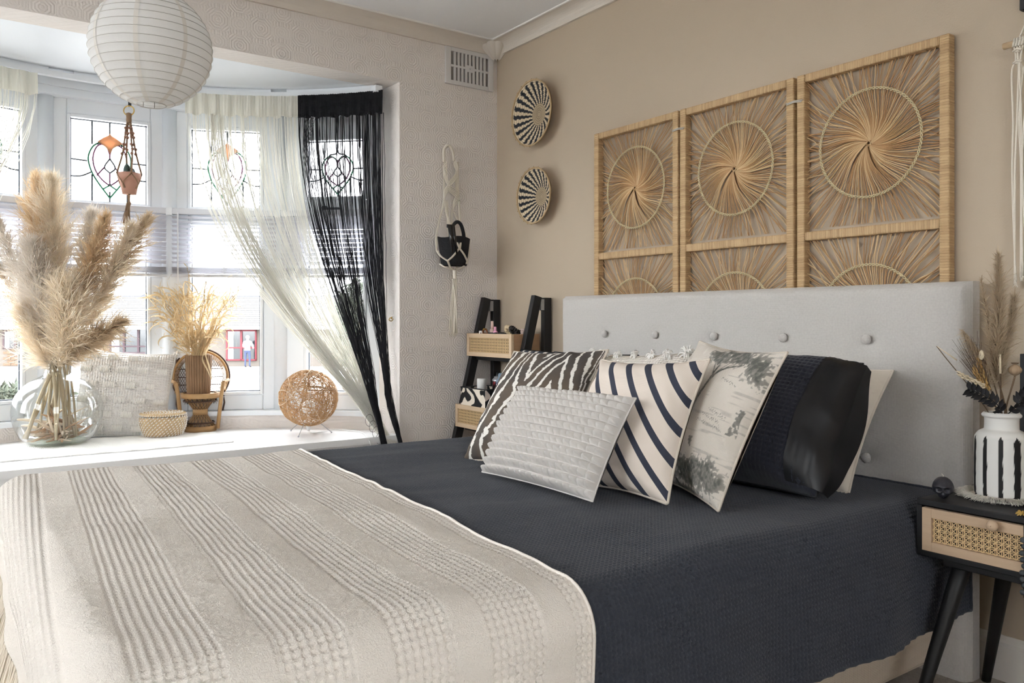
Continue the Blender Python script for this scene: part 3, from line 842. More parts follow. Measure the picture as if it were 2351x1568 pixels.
# ---------------------------------------------------------------- glass bubble vase with driftwood and pampas
M_vase = glass_pane('clear vase glass', (.955, .965, .955), .05, 2.2, .75)
M_vaseb = glass_pane('greenish thick glass', (.90, .955, .86), .10)
M_drift = mat('bleached driftwood', S(224, 206, 182), .85, var=(14, .55))
M_drift2 = mat('warm driftwood', S(196, 160, 124), .85, var=(14, .55))
M_stalk = mat('pampas stalk', S(178, 162, 134), .8, var=(12, .5))
VC = v3(-1.873, .560, .417)
VD = float((VC - CAMP) @ FWD); KV = VD / FPX
VR = .172
r = thing('bubble_vase', 'big round clear glass vase with narrow neck on the window seat', 'vase', VC)
# profile: heights from the photograph's outline
zt = .352
prof = [(.001, .006), (.085, .002), (.112, .008), (.140, .032), (.162, .075), (VR, .125), (VR, .150), (.163, .195), (.140, .232), (.105, .264), (.068, .284), (.052, .296), (.047, .318), (.048, .345), (.055, zt)]
prof = [tuple(p) for p in spline([(a, b, 0) for a, b in prof], 60)[:, :2]]
mk('glass_body', MB().lathe(prof, 64), M_vase, r)
mk('rim', MB().tube([(.0545 * math.cos(a), .0545 * math.sin(a), zt) for a in np.linspace(0, 2*PI, 41)], .003, 6, cap=False), M_vase, r)
mk('base', MB().lathe([(.001, .001), (.084, .001), (.108, .009), (.112, .014), (.001, .016)], 48), M_vaseb, r)
g = np.random.default_rng(21)
for k in range(38):
    a = g.uniform(0, 2*PI); ln = g.uniform(.13, .27); rr = g.uniform(0, .06)
    c = v3(rr * math.cos(a), rr * math.sin(a), .026 + .085 * g.uniform() ** 1.5)
    d = unit(v3(*g.normal(0, 1, 2), g.normal(.15, .38))); n_ = np.cross(d, v3(0, 0, 1))
    pts = [c - d * ln / 2, c - d * ln * .15 + n_ * g.normal(0, .012), c + d * ln * .2 + v3(0, 0, g.normal(0, .012)), c + d * ln / 2]
    q = spline(pts, 14)
    hr = np.hypot(q[:, 0], q[:, 1]); zc = np.clip(q[:, 2], .022, .24)
    lim = np.where(zc < .06, .12, .148); f = np.minimum(1, lim / (hr + 1e-6)); q[:, 0] *= f; q[:, 1] *= f; q[:, 2] = zc
    rad = np.interp(np.linspace(0, 1, 14), [0, .3, .8, 1], [.0016, .0058, .0048, .0014]) * g.uniform(.6, 1.4)
    tag(mk('driftwood_twig', MB().tube(q + VC, rad, 6), M_drift if k % 3 else M_drift2), 'one of the pale driftwood twigs heaped inside the round glass vase', 'twig', 'driftwood twigs in the glass vase')

M_pam = {}
M_pamc = {'gold': S(220, 198, 166), 'cream': S(236, 224, 204), 'grey': S(236, 229, 220), 'brown': S(206, 186, 158)}
for q, c in (('gold', (226, 198, 160)), ('cream', (240, 228, 208)), ('grey', (232, 224, 214)), ('brown', (210, 190, 160))):
    M_pam[q] = mat(q + ' pampas', (1, 1, 1), .9, attr=True, transl=(.38, S(*c)))
def VL(px, py, d=0.0):
    """point beside the vase axis, local to the vase"""
    return RGT * (px - 119) * KV + v3(0, 0, (1012 - py) * KV) + FWD * d + v3(0, 0, .003)
def plume(tip, base, w, mt, label, d_tip, d_base, n, seed, bend=(0, 0), stem_to=None):
    g = np.random.default_rng(seed)
    o = thing('pampas_plume', label, 'pampas grass', VC, 0, 'pampas plumes in the glass vase')
    T_, B_ = VL(*tip, d_tip), VL(*base, d_base)
    mid = (T_ + B_) / 2 + RGT * bend[0] * KV + v3(0, 0, bend[1] * KV)
    ax = spline([B_, mid, T_], 24)
    neck = v3(*(g.normal(0, .016, 2)), .335); foot = v3(*(g.normal(0, .05, 2)), .03)
    st = spline([foot, (foot + neck) / 2 + v3(*g.normal(0, .004, 2), 0), neck, neck + (B_ - neck) * .5 + v3(0, 0, .01), B_, ax[8], ax[16]], 36)
    mk('stalk', MB().tube(st, np.linspace(.0048, .0012, 36), 6), M_stalk, o)
    nc = max(60, n // 7); hp = 14; W = w * KV * .5
    t = np.sort(g.uniform(0, 1, nc)); idx = t * 23; i0 = np.minimum(idx.astype(int), 22); f = (idx - i0)[:, None]
    root = ax[i0] * (1 - f) + ax[i0 + 1] * f
    tg = ax[i0 + 1] - ax[i0]; tg /= np.linalg.norm(tg, axis=1)[:, None]
    rd = g.normal(0, 1, (nc, 3)); rd -= (rd * tg).sum(1)[:, None] * tg; rd /= np.linalg.norm(rd, axis=1)[:, None]
    env = np.interp(t, [0, .12, .45, .8, 1], [.35, .8, 1.0, .74, .34])
    L = env * W * g.uniform(.6, 1.2, nc) * 2.5
    al = np.interp(t, [0, .5, 1], [.78, .64, .34]) * g.uniform(.45, 1.2, nc)
    d0 = tg * np.cos(al)[:, None] + rd * np.sin(al)[:, None]; curl = g.normal(0, .14, (nc, 3)) + v3(0, 0, -.12)
    bright = g.uniform(.74, 1.12, nc)[:, None] * np.array([1, .985, .96])[None] * (1 - .10 * g.uniform(0, 1, (nc, 1)))
    # spikelet: hairs springing along a short branch
    S_ = 5; u = np.linspace(0, 1, S_); K_ = nc * hp; ci = np.repeat(np.arange(nc), hp)
    ub = g.uniform(0, .75, K_); Lh = L[ci] * g.uniform(.25, .55, K_)
    rt_ = root[ci] + d0[ci] * (L[ci] * ub)[:, None] + curl[ci] * (L[ci] * ub ** 2)[:, None]
    dh = d0[ci] + curl[ci] * ub[:, None] + g.normal(0, .30, (K_, 3)); dh /= np.linalg.norm(dh, axis=1)[:, None]
    cu_ = g.normal(0, .16, (K_, 3)) + v3(0, 0, -.10)
    PTS = rt_[:, None] + dh[:, None] * (Lh[:, None] * u)[..., None] + cu_[:, None] * (Lh[:, None] * u ** 2)[..., None]
    sd = np.cross(dh, g.normal(0, 1, (K_, 3))); sd /= np.linalg.norm(sd, axis=1)[:, None]
    Wd = np.array([.0020, .0024, .0019, .0012, .0003])[None] * g.uniform(.6, 1.3, K_)[:, None]
    base_c = np.array(M_pamc[mt])
    mk('feathery_head', MB().ribbons(PTS, Wd, sd, (bright[ci] * base_c[None])), M_pam[mt], o, kind='stuff')
PL = [((60, 408), (98, 640), 66, 'gold', 'tallest golden pampas plume at the left of the vase bunch', .03, .01, 2600, 1, (-8, 0)),
      ((104, 412), (128, 690), 76, 'cream', 'tall cream pampas plume just right of the golden one', .0, .0, 3000, 2, (-2, 0)),
      ((182, 482), (160, 700), 62, 'grey', 'grey cream pampas plume standing upright in the middle of the bunch', .05, .02, 2300, 3, (4, 0)),
      ((240, 498), (172, 728), 56, 'gold', 'slim golden pampas plume leaning right, in front of the brown one', -.04, -.02, 2400, 4, (-4, 0)),
      ((284, 520), (182, 745), 62, 'cream', 'pale broad pampas plume leaning furthest right below the cactus tassel', .01, .01, 2600, 5, (0, -4)),
      ((306, 492), (232, 640), 46, 'brown', 'brown pampas plume tip poking out behind the cactus tassel', .07, .04, 1500, 6, (4, 0)),
      ((84, 568), (108, 800), 84, 'grey', 'fluffy grey cream pampas plume in front at the left', -.08, -.03, 2800, 7, (-6, 0)),
      ((168, 660), (126, 842), 96, 'cream', 'short bushy cream pampas plume just above the vase neck', -.10, -.03, 3000, 8, (10, 0)),
      ((276, 738), (140, 832), 58, 'brown', 'brown pampas plume drooping sideways to the right over the cushion', -.06, -.02, 1900, 9, (0, 6)),
      ((-14, 500), (62, 742), 52, 'grey', 'grey pampas plume leaning left out of the picture edge', -.02, .0, 1900, 10, (-2, 12)),
      ((-30, 600), (36, 716), 40, 'brown', 'small brown pampas plume lowest at the left picture edge', .02, .0, 1000, 11, (0, 6)),
      ((70, 716), (116, 846), 70, 'cream', 'short cream pampas plume spilling left over the vase rim', -.08, -.02, 1900, 12, (-8, 0))]
for a in PL: plume(*a)
m = MB(); g = np.random.default_rng(31)
for k in range(9):
    f = v3(*g.normal(0, .055, 2), .03); nk = v3(*g.normal(0, .02, 2), .36 + .03 * g.uniform())
    m.tube(spline([f, (f + nk) / 2 + v3(*g.normal(0, .01, 2), 0), nk], 12) + VC, g.uniform(.004, .009), 6)
tag(mk('stalk_bundle', m, M_stalk), 'bundle of cut grass stalks standing in the glass vase neck', 'stalks')

# ---------------------------------------------------------------- seagrass basket with lid
M_sea = mat('seagrass coil', S(196, 170, 132), .85, var=(40, .5), bump=(400, .0015))
M_wst = mat('white plastic stitching', S(236, 234, 230), .5)
BCn = v3(-1.452, .575, .4165); KB = float((BCn - CAMP) @ FWD) / FPX
r = thing('seagrass_basket', 'small round seagrass basket with white stitching and a lid', 'basket', BCn)
R_ = 50 * KB; Hb = 46 * KB
def bas_r(f): return R_ * (.70 + .30 * math.sin(PI * (.10 + .52 * f)) ** 1.0)
prof = [(.001, 0)]; rows = 9
for k in range(rows):
    for q in (0, .33, .66):
        f = (k + q) / rows; prof.append((bas_r(f) + .0026 * math.sin(PI * q), Hb * f))
mk('basket_body', MB().lathe(prof, 60), M_sea, r)
st = MB()
for k in range(rows):
    f = (k + .5) / rows; rr = bas_r(f) + .0030
    for q in range(34):
        a = (q + k * .5) * 2 * PI / 34 + k * .03
        d = v3(-math.sin(a), math.cos(a), .9) * .0042; c = v3(rr * math.cos(a), rr * math.sin(a), Hb * f)
        st.tube([c - d, c + v3(math.cos(a), math.sin(a), 0) * .0012, c + d], [.0010, .0022, .0010], 5)
mk('white_stitches', st, M_wst, r, kind='stuff')
lid = MB(); pr = [(.001, .014)]
for k in range(7):
    for q in (0, .5): pr.append((R_ * .98 * (k + q + .3) / 7, .014 - .0080 * ((k + q) / 7) ** 2 + .0018 * math.sin(PI * q)))
pr += [(R_ * 1.01, .002), (R_ * 1.0, -.003)]
lid.lathe(pr, 60, (0, 0, Hb + .003)); lo = mk('lid', lid, M_sea, r)
st = MB()
for k in range(6):
    rr = R_ * (k + .9) / 7; n_ = 8 + 6 * k
    for q in range(n_):
        a = q * 2 * PI / n_ + k * .4; zz = Hb + .018 - .008 * ((k + .8) / 7) ** 2
        d = v3(math.cos(a + .8), math.sin(a + .8), 0) * .0042; c = v3(rr * math.cos(a), rr * math.sin(a), zz)
        st.tube([c - d, c + v3(0, 0, .001), c + d], [.001, .002, .001], 4)
for q in range(60):
    a = q * 2 * PI / 60; c = v3(R_ * 1.012 * math.cos(a), R_ * 1.012 * math.sin(a), Hb + .003); st.tube([c + v3(0, 0, -.004), c + v3(-math.sin(a) * .002, math.cos(a) * .002, .004)], .0014, 4)
mk('white_stitches', st, M_wst, lo, kind='stuff')

# ---------------------------------------------------------------- miniature peacock chair with dried grass
M_wick = mat('tan wicker', S(178, 142, 98), .7, var=(40, .4))
M_wickd = mat('dark brown wicker', S(74, 54, 44), .7)
CC = v3(-1.268, .655, .4125); KC = float((CC - CAMP) @ FWD) / FPX
r = thing('peacock_chair', 'miniature wicker peacock chair standing on the window seat', 'wicker chair', CC, math.radians(-16))
S1 = KC
def circ(rx, z, n=40, ry=None, c=(0, 0)): return [(c[0] + rx * math.cos(a), c[1] + (ry or rx) * math.sin(a), z) for a in np.linspace(0, 2*PI, n + 1)]
rb, rw, rs = 33 * S1, 13 * S1, 40 * S1; zw, zs = 44 * S1, 80 * S1
mk('base_ring', MB().lathe([(rb * .8, 0), (rb * 1.06, 0), (rb * 1.08, 12 * S1), (rb * .84, 12 * S1), (rb * .8, 0)], 40), M_wick, r)
lo = MB(); up = MB(); dk = MB()
for k in range(56):
    a = k * 2 * PI / 56
    for tw in (.9, -.9):
        (lo if k % 3 else dk).tube([(rb * math.cos(a), rb * math.sin(a), 10 * S1), (rw * math.cos(a + tw), rw * math.sin(a + tw), zw)], .0011, 4)
        (up if k % 3 else dk).tube([(rw * math.cos(a), rw * math.sin(a), zw), (rs * .95 * math.cos(a + tw), rs * .95 * math.sin(a + tw), zs - 2 * S1)], .0011, 4)
mk('pedestal_weave', lo, M_wick, r); mk('pedestal_weave', up, M_wick, r); mk('pedestal_weave', dk, M_wickd, r, smooth=True)
mk('waist_band', MB().lathe([(rw * .9, zw - 7 * S1), (rw * 1.25, zw - 7 * S1), (rw * 1.25, zw + 7 * S1), (rw * .9, zw + 7 * S1)], 28), M_wick, r)
mk('dark_band', MB().tube(circ(rb * .92, 20 * S1), .0035, 5, cap=False), M_wickd, r); mk('dark_band', MB().tube(circ(rs * .9, zs - 11 * S1), .0035, 5, cap=False), M_wickd, r)
mk('seat_ring', MB().lathe([(rs * .9, zs - 4 * S1), (rs * 1.04, zs - 4 * S1), (rs * 1.06, zs + 7 * S1), (rs * .9, zs + 7 * S1)], 44), M_wick, r)
mk('seat', MB().lathe([(.001, zs + 5 * S1), (rs * .95, zs + 5 * S1), (rs * .95, zs + 1 * S1), (.001, zs + 1 * S1)], 40), M_wick, r)
# back fan
cb = v3(0, 34 * S1, 122 * S1); Rf = 63 * S1; lean = .16
def fan(u, v): return cb + v3(u, v * lean, v)           # plane leaning back
arch = [fan(Rf * math.sin(a) * (1.0 if abs(a) < 1.7 else 1.0), Rf * math.cos(a)) for a in np.linspace(-2.25, 2.25, 50)]
mk('back_rim', MB().tube(arch, .0055, 8), M_wickd, r)
mk('back_rim', MB().tube([p + v3(0, -.008, 0) for p in [fan(Rf * .93 * math.sin(a), Rf * .93 * math.cos(a)) for a in np.linspace(-2.2, 2.2, 50)]], .0062, 8), M_wick, r)
inner = [fan(Rf * .80 * math.sin(a), Rf * .80 * math.cos(a)) for a in np.linspace(-2.3, 2.3, 50)]
rollm = MB()
for a in np.linspace(-2.05, 2.05, 74):
    rollm.tube([fan(Rf * .97 * math.sin(a), Rf * .97 * math.cos(a)) + v3(0, -.004, 0), fan(Rf * .86 * math.sin(a + .05), Rf * .86 * math.cos(a + .05)) + v3(0, -.016, 0), fan(Rf * .76 * math.sin(a + .1), Rf * .76 * math.cos(a + .1)) + v3(0, -.004, 0)], .0017, 4)
mk('rolled_border', rollm, M_wick, r)
lat = MB()
for k in np.linspace(-1, 1, 25):
    for s in (1, -1):
        pts = []
        for q in np.linspace(-1, 1, 30):
            u = (k + .55 * s * q) ; v = q
            if u * u + v * v < .68 or (abs(u) < .62 and v < -.3): pts.append(fan(u * Rf, v * Rf) + v3(0, .001 * s, 0))
        if len(pts) > 2: lat.tube(pts, .0009, 4)
for v in (-.55, -.3, -.02, .28): lat.tube([fan(u * Rf, v * Rf) + v3(0, -.002, 0) for u in np.linspace(-.78, .78, 10)], .0018, 4)
mk('woven_back', lat, M_wickd, r)
for s in (-1, 1):
    mk('front_post', MB().tube([(s * 50 * S1, -22 * S1, 112 * S1), (s * 46 * S1, -20 * S1, 84 * S1), (s * 38 * S1, -14 * S1, 6 * S1)], .0088, 8), M_wick, r)
    mk('arm', MB().tube(spline([(s * 50 * S1, -22 * S1, 112 * S1), (s * 60 * S1, 8 * S1, 114 * S1), fan(s * Rf * .93, -Rf * .12)], 14), .0075, 8), M_wick, r)
    mk('side_leg', MB().tube([fan(s * Rf * .80, -Rf * .55), (s * 52 * S1, 26 * S1, 60 * S1), (s * 40 * S1, 14 * S1, 4 * S1)], .0045, 6), M_wickd, r)
    sw = MB()
    for k in np.linspace(-.9, .9, 9): sw.tube([(s * 48 * S1, -20 * S1, (96 + k * 14) * S1), (s * 56 * S1, 26 * S1, (96 - k * 14) * S1)], .0009, 4)
    mk('woven_side', sw, M_wick, r)

M_potb = mat('brown ribbed pot', S(142, 112, 84), .7, var=(20, .4))
PC = CC + v3(-.004, .006, zs + 7.5 * S1)
PC = CC + v3(-.008, -.002, zs + 5.5 * S1)
n = 180; a = np.linspace(0, 2*PI, n, endpoint=False); rib = 1 + .035 * np.sign(np.sin(a * 30))
Hp = 88 * KC; V = []
for f, sc in ((0, .88), (.03, .92), (.5, .98), (1, 1.06), (1, .98), (.6, .9)):
    V.append(np.c_[27 * KC * sc * rib * np.cos(a), 27 * KC * sc * rib * np.sin(a), np.full(n, Hp * f)])
V = np.array(V); V = np.concatenate([V, V[:, :1]], 1)
r = thing('ribbed_pot', 'tall brown ribbed pot standing on the wicker peacock chair', 'pot', PC)
mk('pot_body', MB().grid(V), M_potb, r, smooth=False)
mk('pot_base', MB().lathe([(.001, .002), (24 * KC, .002)], 30), M_potb, r)
M_dry = mat('dry straw grass', S(208, 186, 148), .75, var=(30, .35), transl=(.3, S(216, 194, 156)))
r = thing('dried_grass', 'bunch of curly straw coloured dried grass in the ribbed pot', 'dried grass', PC)
g = np.random.default_rng(17); m = MB(); K = 460; NP = 16; PTS = np.zeros((K, NP, 3)); Wd = np.zeros((K, NP)); SD = np.zeros((K, 3))
def grass_env(px, py): return RGT * (px - 453) * KC + v3(0, 0, (905 - py) * KC)
for k in range(K):
    # a leaf springs from a point inside the bushy crown and curls over
    a_ = g.uniform(0, 2*PI); rr = math.sqrt(g.uniform(0, 1)); cz_ = g.uniform(0, 1)
    cxp = 445 + 88 * rr * math.cos(a_) * (.30 + .70 * min(1, cz_ * 1.6)); cyp = 812 - 128 * cz_
    st_ = grass_env(cxp, cyp) + FWD * .075 * rr * math.sin(a_) * (.3 + .7 * cz_)
    if k % 7 == 0: st_ = v3(*g.normal(0, .018, 2), Hp * .9); 
    d = unit(v3(st_[0] * 1.2, st_[1] * 1.2, .22) + g.normal(0, .07, 3)) if k % 7 else unit(grass_env(cxp, cyp) - st_)
    ln = g.uniform(.07, .17) if k % 7 else np.linalg.norm(grass_env(cxp, cyp) - st_) + .05
    ax_ = unit(np.cross(d, v3(0, 0, 1)) + g.normal(0, .55, 3)); cur = g.choice([-1, 1], p=[.75, .25]) * g.uniform(.06, .30) * (1 if k % 7 else .12)
    pts = [st_]
    for q in range(NP - 1):
        cq = cur * (.4 + 1.2 * q / NP); d = d * math.cos(cq) + np.cross(ax_, d) * math.sin(cq) + ax_ * (ax_ @ d) * (1 - math.cos(cq)); d = unit(d)
        pts.append(pts[-1] + d * ln / (NP - 1))
    PTS[k] = pts; Wd[k] = np.interp(np.linspace(0, 1, NP), [0, .3, .75, 1], [.0026, .0074, .0056, .0008]) * g.uniform(.55, 1.35)
    SD[k] = unit(np.cross(unit(PTS[k][-1] - PTS[k][0]), g.normal(0, 1, 3)))
m.ribbons(PTS, Wd, SD); mk('curly_leaves', m, M_dry, r, kind='stuff')
m = MB()
for (px, py) in ((425, 615), (480, 655), (545, 665), (395, 690), (512, 690), (440, 680), (370, 668)):
    t_ = RGT * (px - 453) * KC + v3(0, 0, (905 - py) * KC) + FWD * g.normal(0, .04)
    m.tube(spline([(0, 0, .12), t_ * v3(.35, .35, .55) + v3(0, 0, .05), t_], 16), np.linspace(.0018, .0009, 16), 5)
    for q in range(7):
        c = t_ * (1 - .03 * q); dd = v3(*g.normal(0, .012, 2), .02); m.tube([c, c + dd * .6, c + dd], [.0006, .0022, .0004], 4)
mk('tall_stems', m, M_dry, r)
m = MB()
for s in (-1, 1):
    m.ribbons(np.array([spline([(0.01, -.06, Hp + .02), (.012 + .01 * s, -.064, Hp - .02), (.03 + .006 * s, -.066, Hp - .07), (.045, -.062, Hp - .12)], 14)]), np.array([np.interp(np.linspace(0, 1, 14), [0, .5, 1], [.003, .008, .001])]), np.array([[1., 0, .2]]))
mk('hanging_leaves', m, M_dry, r)

# ---------------------------------------------------------------- rattan ball lamp
M_ratt = mat('rattan string', S(190, 150, 106), .7, var=(30, .35))
M_rattw = mat('pale rattan string', S(226, 208, 184), .7)
M_metal = mat('steel rod', S(170, 172, 176), .35, metal=.8)
M_whitep = mat('white lamp fitting', S(236, 236, 236), .4)
LB = v3(-.882, .262, .4125); RB = .132; zc = .166
r = thing('ball_lamp', 'round rattan string table lamp on three thin metal legs', 'lamp', LB)
g = np.random.default_rng(14)
def wander(R, n=60, cap=0):
    ax = unit(g.normal(0, 1, 3)); b = unit(np.cross(ax, g.normal(0, 1, 3))); c = np.cross(ax, b)
    off = g.uniform(-.75, .75); rr = math.sqrt(1 - off * off); ph = g.uniform(0, 6.28); am = g.uniform(.03, .16); fr = g.integers(2, 5)
    t = np.linspace(g.uniform(0, 3), g.uniform(4, 6.28) + 1.5, n)
    q = np.array([(ax * (off + am * math.sin(fr * x + ph)) + (b * math.cos(x) + c * math.sin(x)) * rr) for x in t])
    q /= np.linalg.norm(q, axis=1)[:, None]
    return q * (R + g.normal(0, .0018)) * v3(1, 1, .97) + v3(0, 0, zc)
m = MB()
for k in range(112): m.tube(wander(RB, 44), .0013, 4, cap=False)
mk('rattan_shade', m, M_ratt, r)
m = MB()
for k in range(12): m.tube(wander(RB + .003, 40), .0011, 4, cap=False)
mk('pale_strands', m, M_rattw, r)
mk('fitting', MB().lathe([(.001, .045), (.014, .045), (.02, .060), (.045, .058), (.050, .052), (.03, .044), (.012, .036), (.006, .012), (.001, .012)], 28), M_whitep, r)
mk('bulb', MB().ball((0, 0, .125), .032, 16, 10), M_whitep, r)
legs = [P(685, 1004, 'z', .4135), P(761, 994, 'z', .4135), P(668, 990, 'z', .4135)]
for q in legs:
    e = q - LB; tp = v3(e[0] * .42, e[1] * .42, .055)
    lo = mk('leg', MB().tube([tp, e + v3(0, 0, .004)], .0017, 6), M_metal, r); mk('foot_knob', MB().ball(e + v3(0, 0, .004), .0042, 10, 7), M_metal, lo)
c0 = LB + v3(0, 0, .014)
cord = spline([c0, c0 + v3(.006, -.012, -.008), P(722, 994, 'z', .4155), P(745, 990, 'z', .4155), P(772, 986, 'z', .4155), P(800, 988, 'z', .4155), P(825, 991, 'z', .4155), P(838, 998, 'z', .416), P(848, 1012, 'y', -.028), P(853, 1030, 'y', -.030), P(856, 1060, 'y', -.03), P(857, 1110, 'y', -.03)], 60)
mk('power_cord', rel(MB().tube(cord, .0021, 6), LB), M_whitep, r)
# ---------------------------------------------------------------- air vent
M_vent = mat('white vent plastic', S(206, 204, 202), .5)
M_ventd = mat('vent grey mesh', S(128, 122, 116), .8)
VX0, VX1, VZ0, VZ1 = -.304, -.029, 2.078, 2.257
r = thing('air_vent', 'white slotted air vent cover high beside the room corner', 'vent', ((VX0 + VX1) / 2, 0, VZ0))
ro = np.array([(VX0 + VX1) / 2, 0, VZ0])
mk('back_plate', rel(MB().box((VX0 + .01, -.004, VZ0 + .01), (VX1 - .01, -.0005, VZ1 - .01)), ro), M_ventd, r, smooth=False)
m = MB(); b = .030
m.box((VX0, -.012, VZ0), (VX0 + b, 0, VZ1)); m.box((VX1 - b, -.012, VZ0), (VX1, 0, VZ1))
m.box((VX0 + b, -.012, VZ0), (VX1 - b, 0, VZ0 + .020)); m.box((VX0 + b, -.012, VZ1 - .020), (VX1 - b, 0, VZ1))
mk('vent_frame', rel(m, ro), M_vent, r, smooth=False, bev=.002)
zm = (VZ0 + VZ1) / 2
mk('middle_bar', rel(MB().box((VX0 + b, -.0115, zm - .005), (VX1 - b, -.002, zm + .005)), ro), M_vent, r, smooth=False)
xs = np.linspace(VX0 + b, VX1 - b, 11)
for k, x in enumerate(xs[1:-1]):
    mk('louvre_bar', rel(MB().box((x - .0055, -.0112, VZ0 + .02), (x + .0055, -.002, VZ1 - .02)), ro), M_vent, r, smooth=False)
cx = xs[5]
mk('centre_block', rel(MB().box((cx - .026, -.0118, zm - .016), (cx + .026, -.002, zm + .016)), ro), M_vent, r, smooth=False)
mk('screw_knob', rel(MB().ball((cx, -.013, zm), .004, 10, 6), ro), M_vent, r)

# ---------------------------------------------------------------- striped wall baskets
M_wbas = mat('woven straw colours', (1, 1, 1), .85, attr=True, bump=(500, .0012))
def wall_basket(label, yc, zc_, R, seed):
    na, nr = 264, 61
    g = np.random.default_rng(seed)
    A, Rr = np.meshgrid(np.linspace(0, 2*PI, na + 1), np.linspace(.004, 1, nr), indexing='ij')
    rows = Rr * 15; row = np.floor(rows); fr = rows - row
    ns = 21; ph = (A / (2*PI) * ns + .09 * (row % 2) + .07 * np.sin(fr * PI)) % 1
    blackf = (ph < .5) & (Rr > .35) & (Rr < .955)
    cream = np.array(S(224, 206, 176)); dark = np.array(S(34, 37, 44)); mid = np.array(S(196, 176, 146))
    C_ = np.where(blackf[..., None], dark, cream)
    C_ = np.where((Rr < .35)[..., None], mid * (.85 + .25 * np.sin(A * 46 + row * 2.1)[..., None]), C_)
    gap = np.where((fr < .22) & (~blackf), .50, 1.0); C_ = C_ * gap[..., None]
    depth = .046 * (1 - np.clip((Rr - .30) / .70, 0, 1) ** 1.35)
    x = -.010 - (.046 - depth) - .0016 * np.abs(np.sin(fr * PI)) - .0012 * np.sin(A * 88 + row * 3) * (Rr > .1)
    Y = yc + R * Rr * np.cos(A); Z = zc_ + R * Rr * np.sin(A)
    V = np.stack([x, Y, Z], -1)
    o = thing('wall_basket', label, 'wall basket', (0, yc, zc_), 0, 'striped baskets on the tan wall')
    m = MB(); m.grid(V - v3(0, yc, zc_), C_); mk('woven_bowl', m, M_wbas, o)
    Vb = V.copy(); Vb[..., 0] += .006; Vb[..., 0] = np.minimum(Vb[..., 0], -.002)
    mk('back', MB().grid(Vb[::4, ::4][::-1] - v3(0, yc, zc_), np.broadcast_to(cream, Vb[::4, ::4].shape)), M_wbas, o)
    rim = MB()
    pts = np.array([(-.058, R * math.cos(a), R * math.sin(a)) for a in np.linspace(0, 2*PI, 121)])
    rim.tube(pts, .0042, 6, cap=False)
    ro_ = mk('rim_coil', rim, M_sea, o)
    st = MB()
    for q in range(24):
        a = q * 2*PI / 24 + .05; c = v3(-.058, R * math.cos(a), R * math.sin(a)); d = v3(0, math.cos(a), math.sin(a))
        st.tube([c - d * .008 + v3(-.004, 0, 0), c + v3(-.006, 0, 0) + d * .002, c + d * .008], .0012, 4)
    mk('rim_stitches', st, M_sea, ro_)
wall_basket('larger round black and cream striped basket, upper of the two', -.363, 1.895, .150, 1)
wall_basket('smaller round black and cream striped basket, lower of the two', -.381, 1.512, .127, 2)

# ---------------------------------------------------------------- rattan screen behind the headboard
def wrap_mat(name, axis):
    m = mat(name, S(200, 164, 116), .6)
    t = NT(m); bs = t.n['Principled BSDF']
    tc = t.new('ShaderNodeTexCoord'); sp = t.new('ShaderNodeSeparateXYZ'); t.link(tc.outputs['Object'], sp.inputs[0])
    ax = sp.outputs[axis]
    j = t.math('MULTIPLY', t.noise(tc.outputs['Object'], 9, 2), .010)
    q = t.math('ADD', ax, j)
    h = t.math('ABSOLUTE', t.math('SINE', t.math('MULTIPLY', q, PI / .0075)))
    cell = t.math('FLOOR', t.math('MULTIPLY', q, 1 / .0075))
    wn_ = t.new('ShaderNodeTexWhiteNoise', noise_dimensions='1D'); t.link(cell, wn_.inputs['W'])
    base = t.mix(t.math('MULTIPLY', wn_.outputs[0], .42), S(200, 170, 128), S(144, 110, 74))
    base = t.mix(t.math('LESS_THAN', t.math('ADD', h, t.math('MULTIPLY', t.noise(tc.outputs['Object'], 60, 2), .35)), .20), base, S(96, 68, 42))
    t.link(base, bs.inputs['Base Color'])
    b = t.new('ShaderNodeBump'); b.inputs['Distance'].default_value = .0012; t.link(h, b.inputs['Height']); t.link(b.outputs[0], bs.inputs['Normal'])
    return m
M_wrapv = wrap_mat('rattan wrapped post', 2); M_wraph = wrap_mat('rattan wrapped rail', 1)
M_spoke = mat('rattan spoke', S(186, 148, 104), .65, var=(40, .45))
M_spokel = mat('light rattan spoke', S(216, 186, 142), .6, var=(40, .35))
M_ringg = mat('greenish braided ring', S(216, 204, 164), .8)
M_twine = mat('grey twine', S(200, 196, 188), .8)
scr = thing('rattan_screen', 'folding rattan screen of three sunburst panels behind the headboard', 'screen', (-.02, -1.51, .55))
so = np.array([-.02, -1.51, .55])
g = np.random.default_rng(23)
ZT, ZB, ZM = 1.722, .55, 1.206
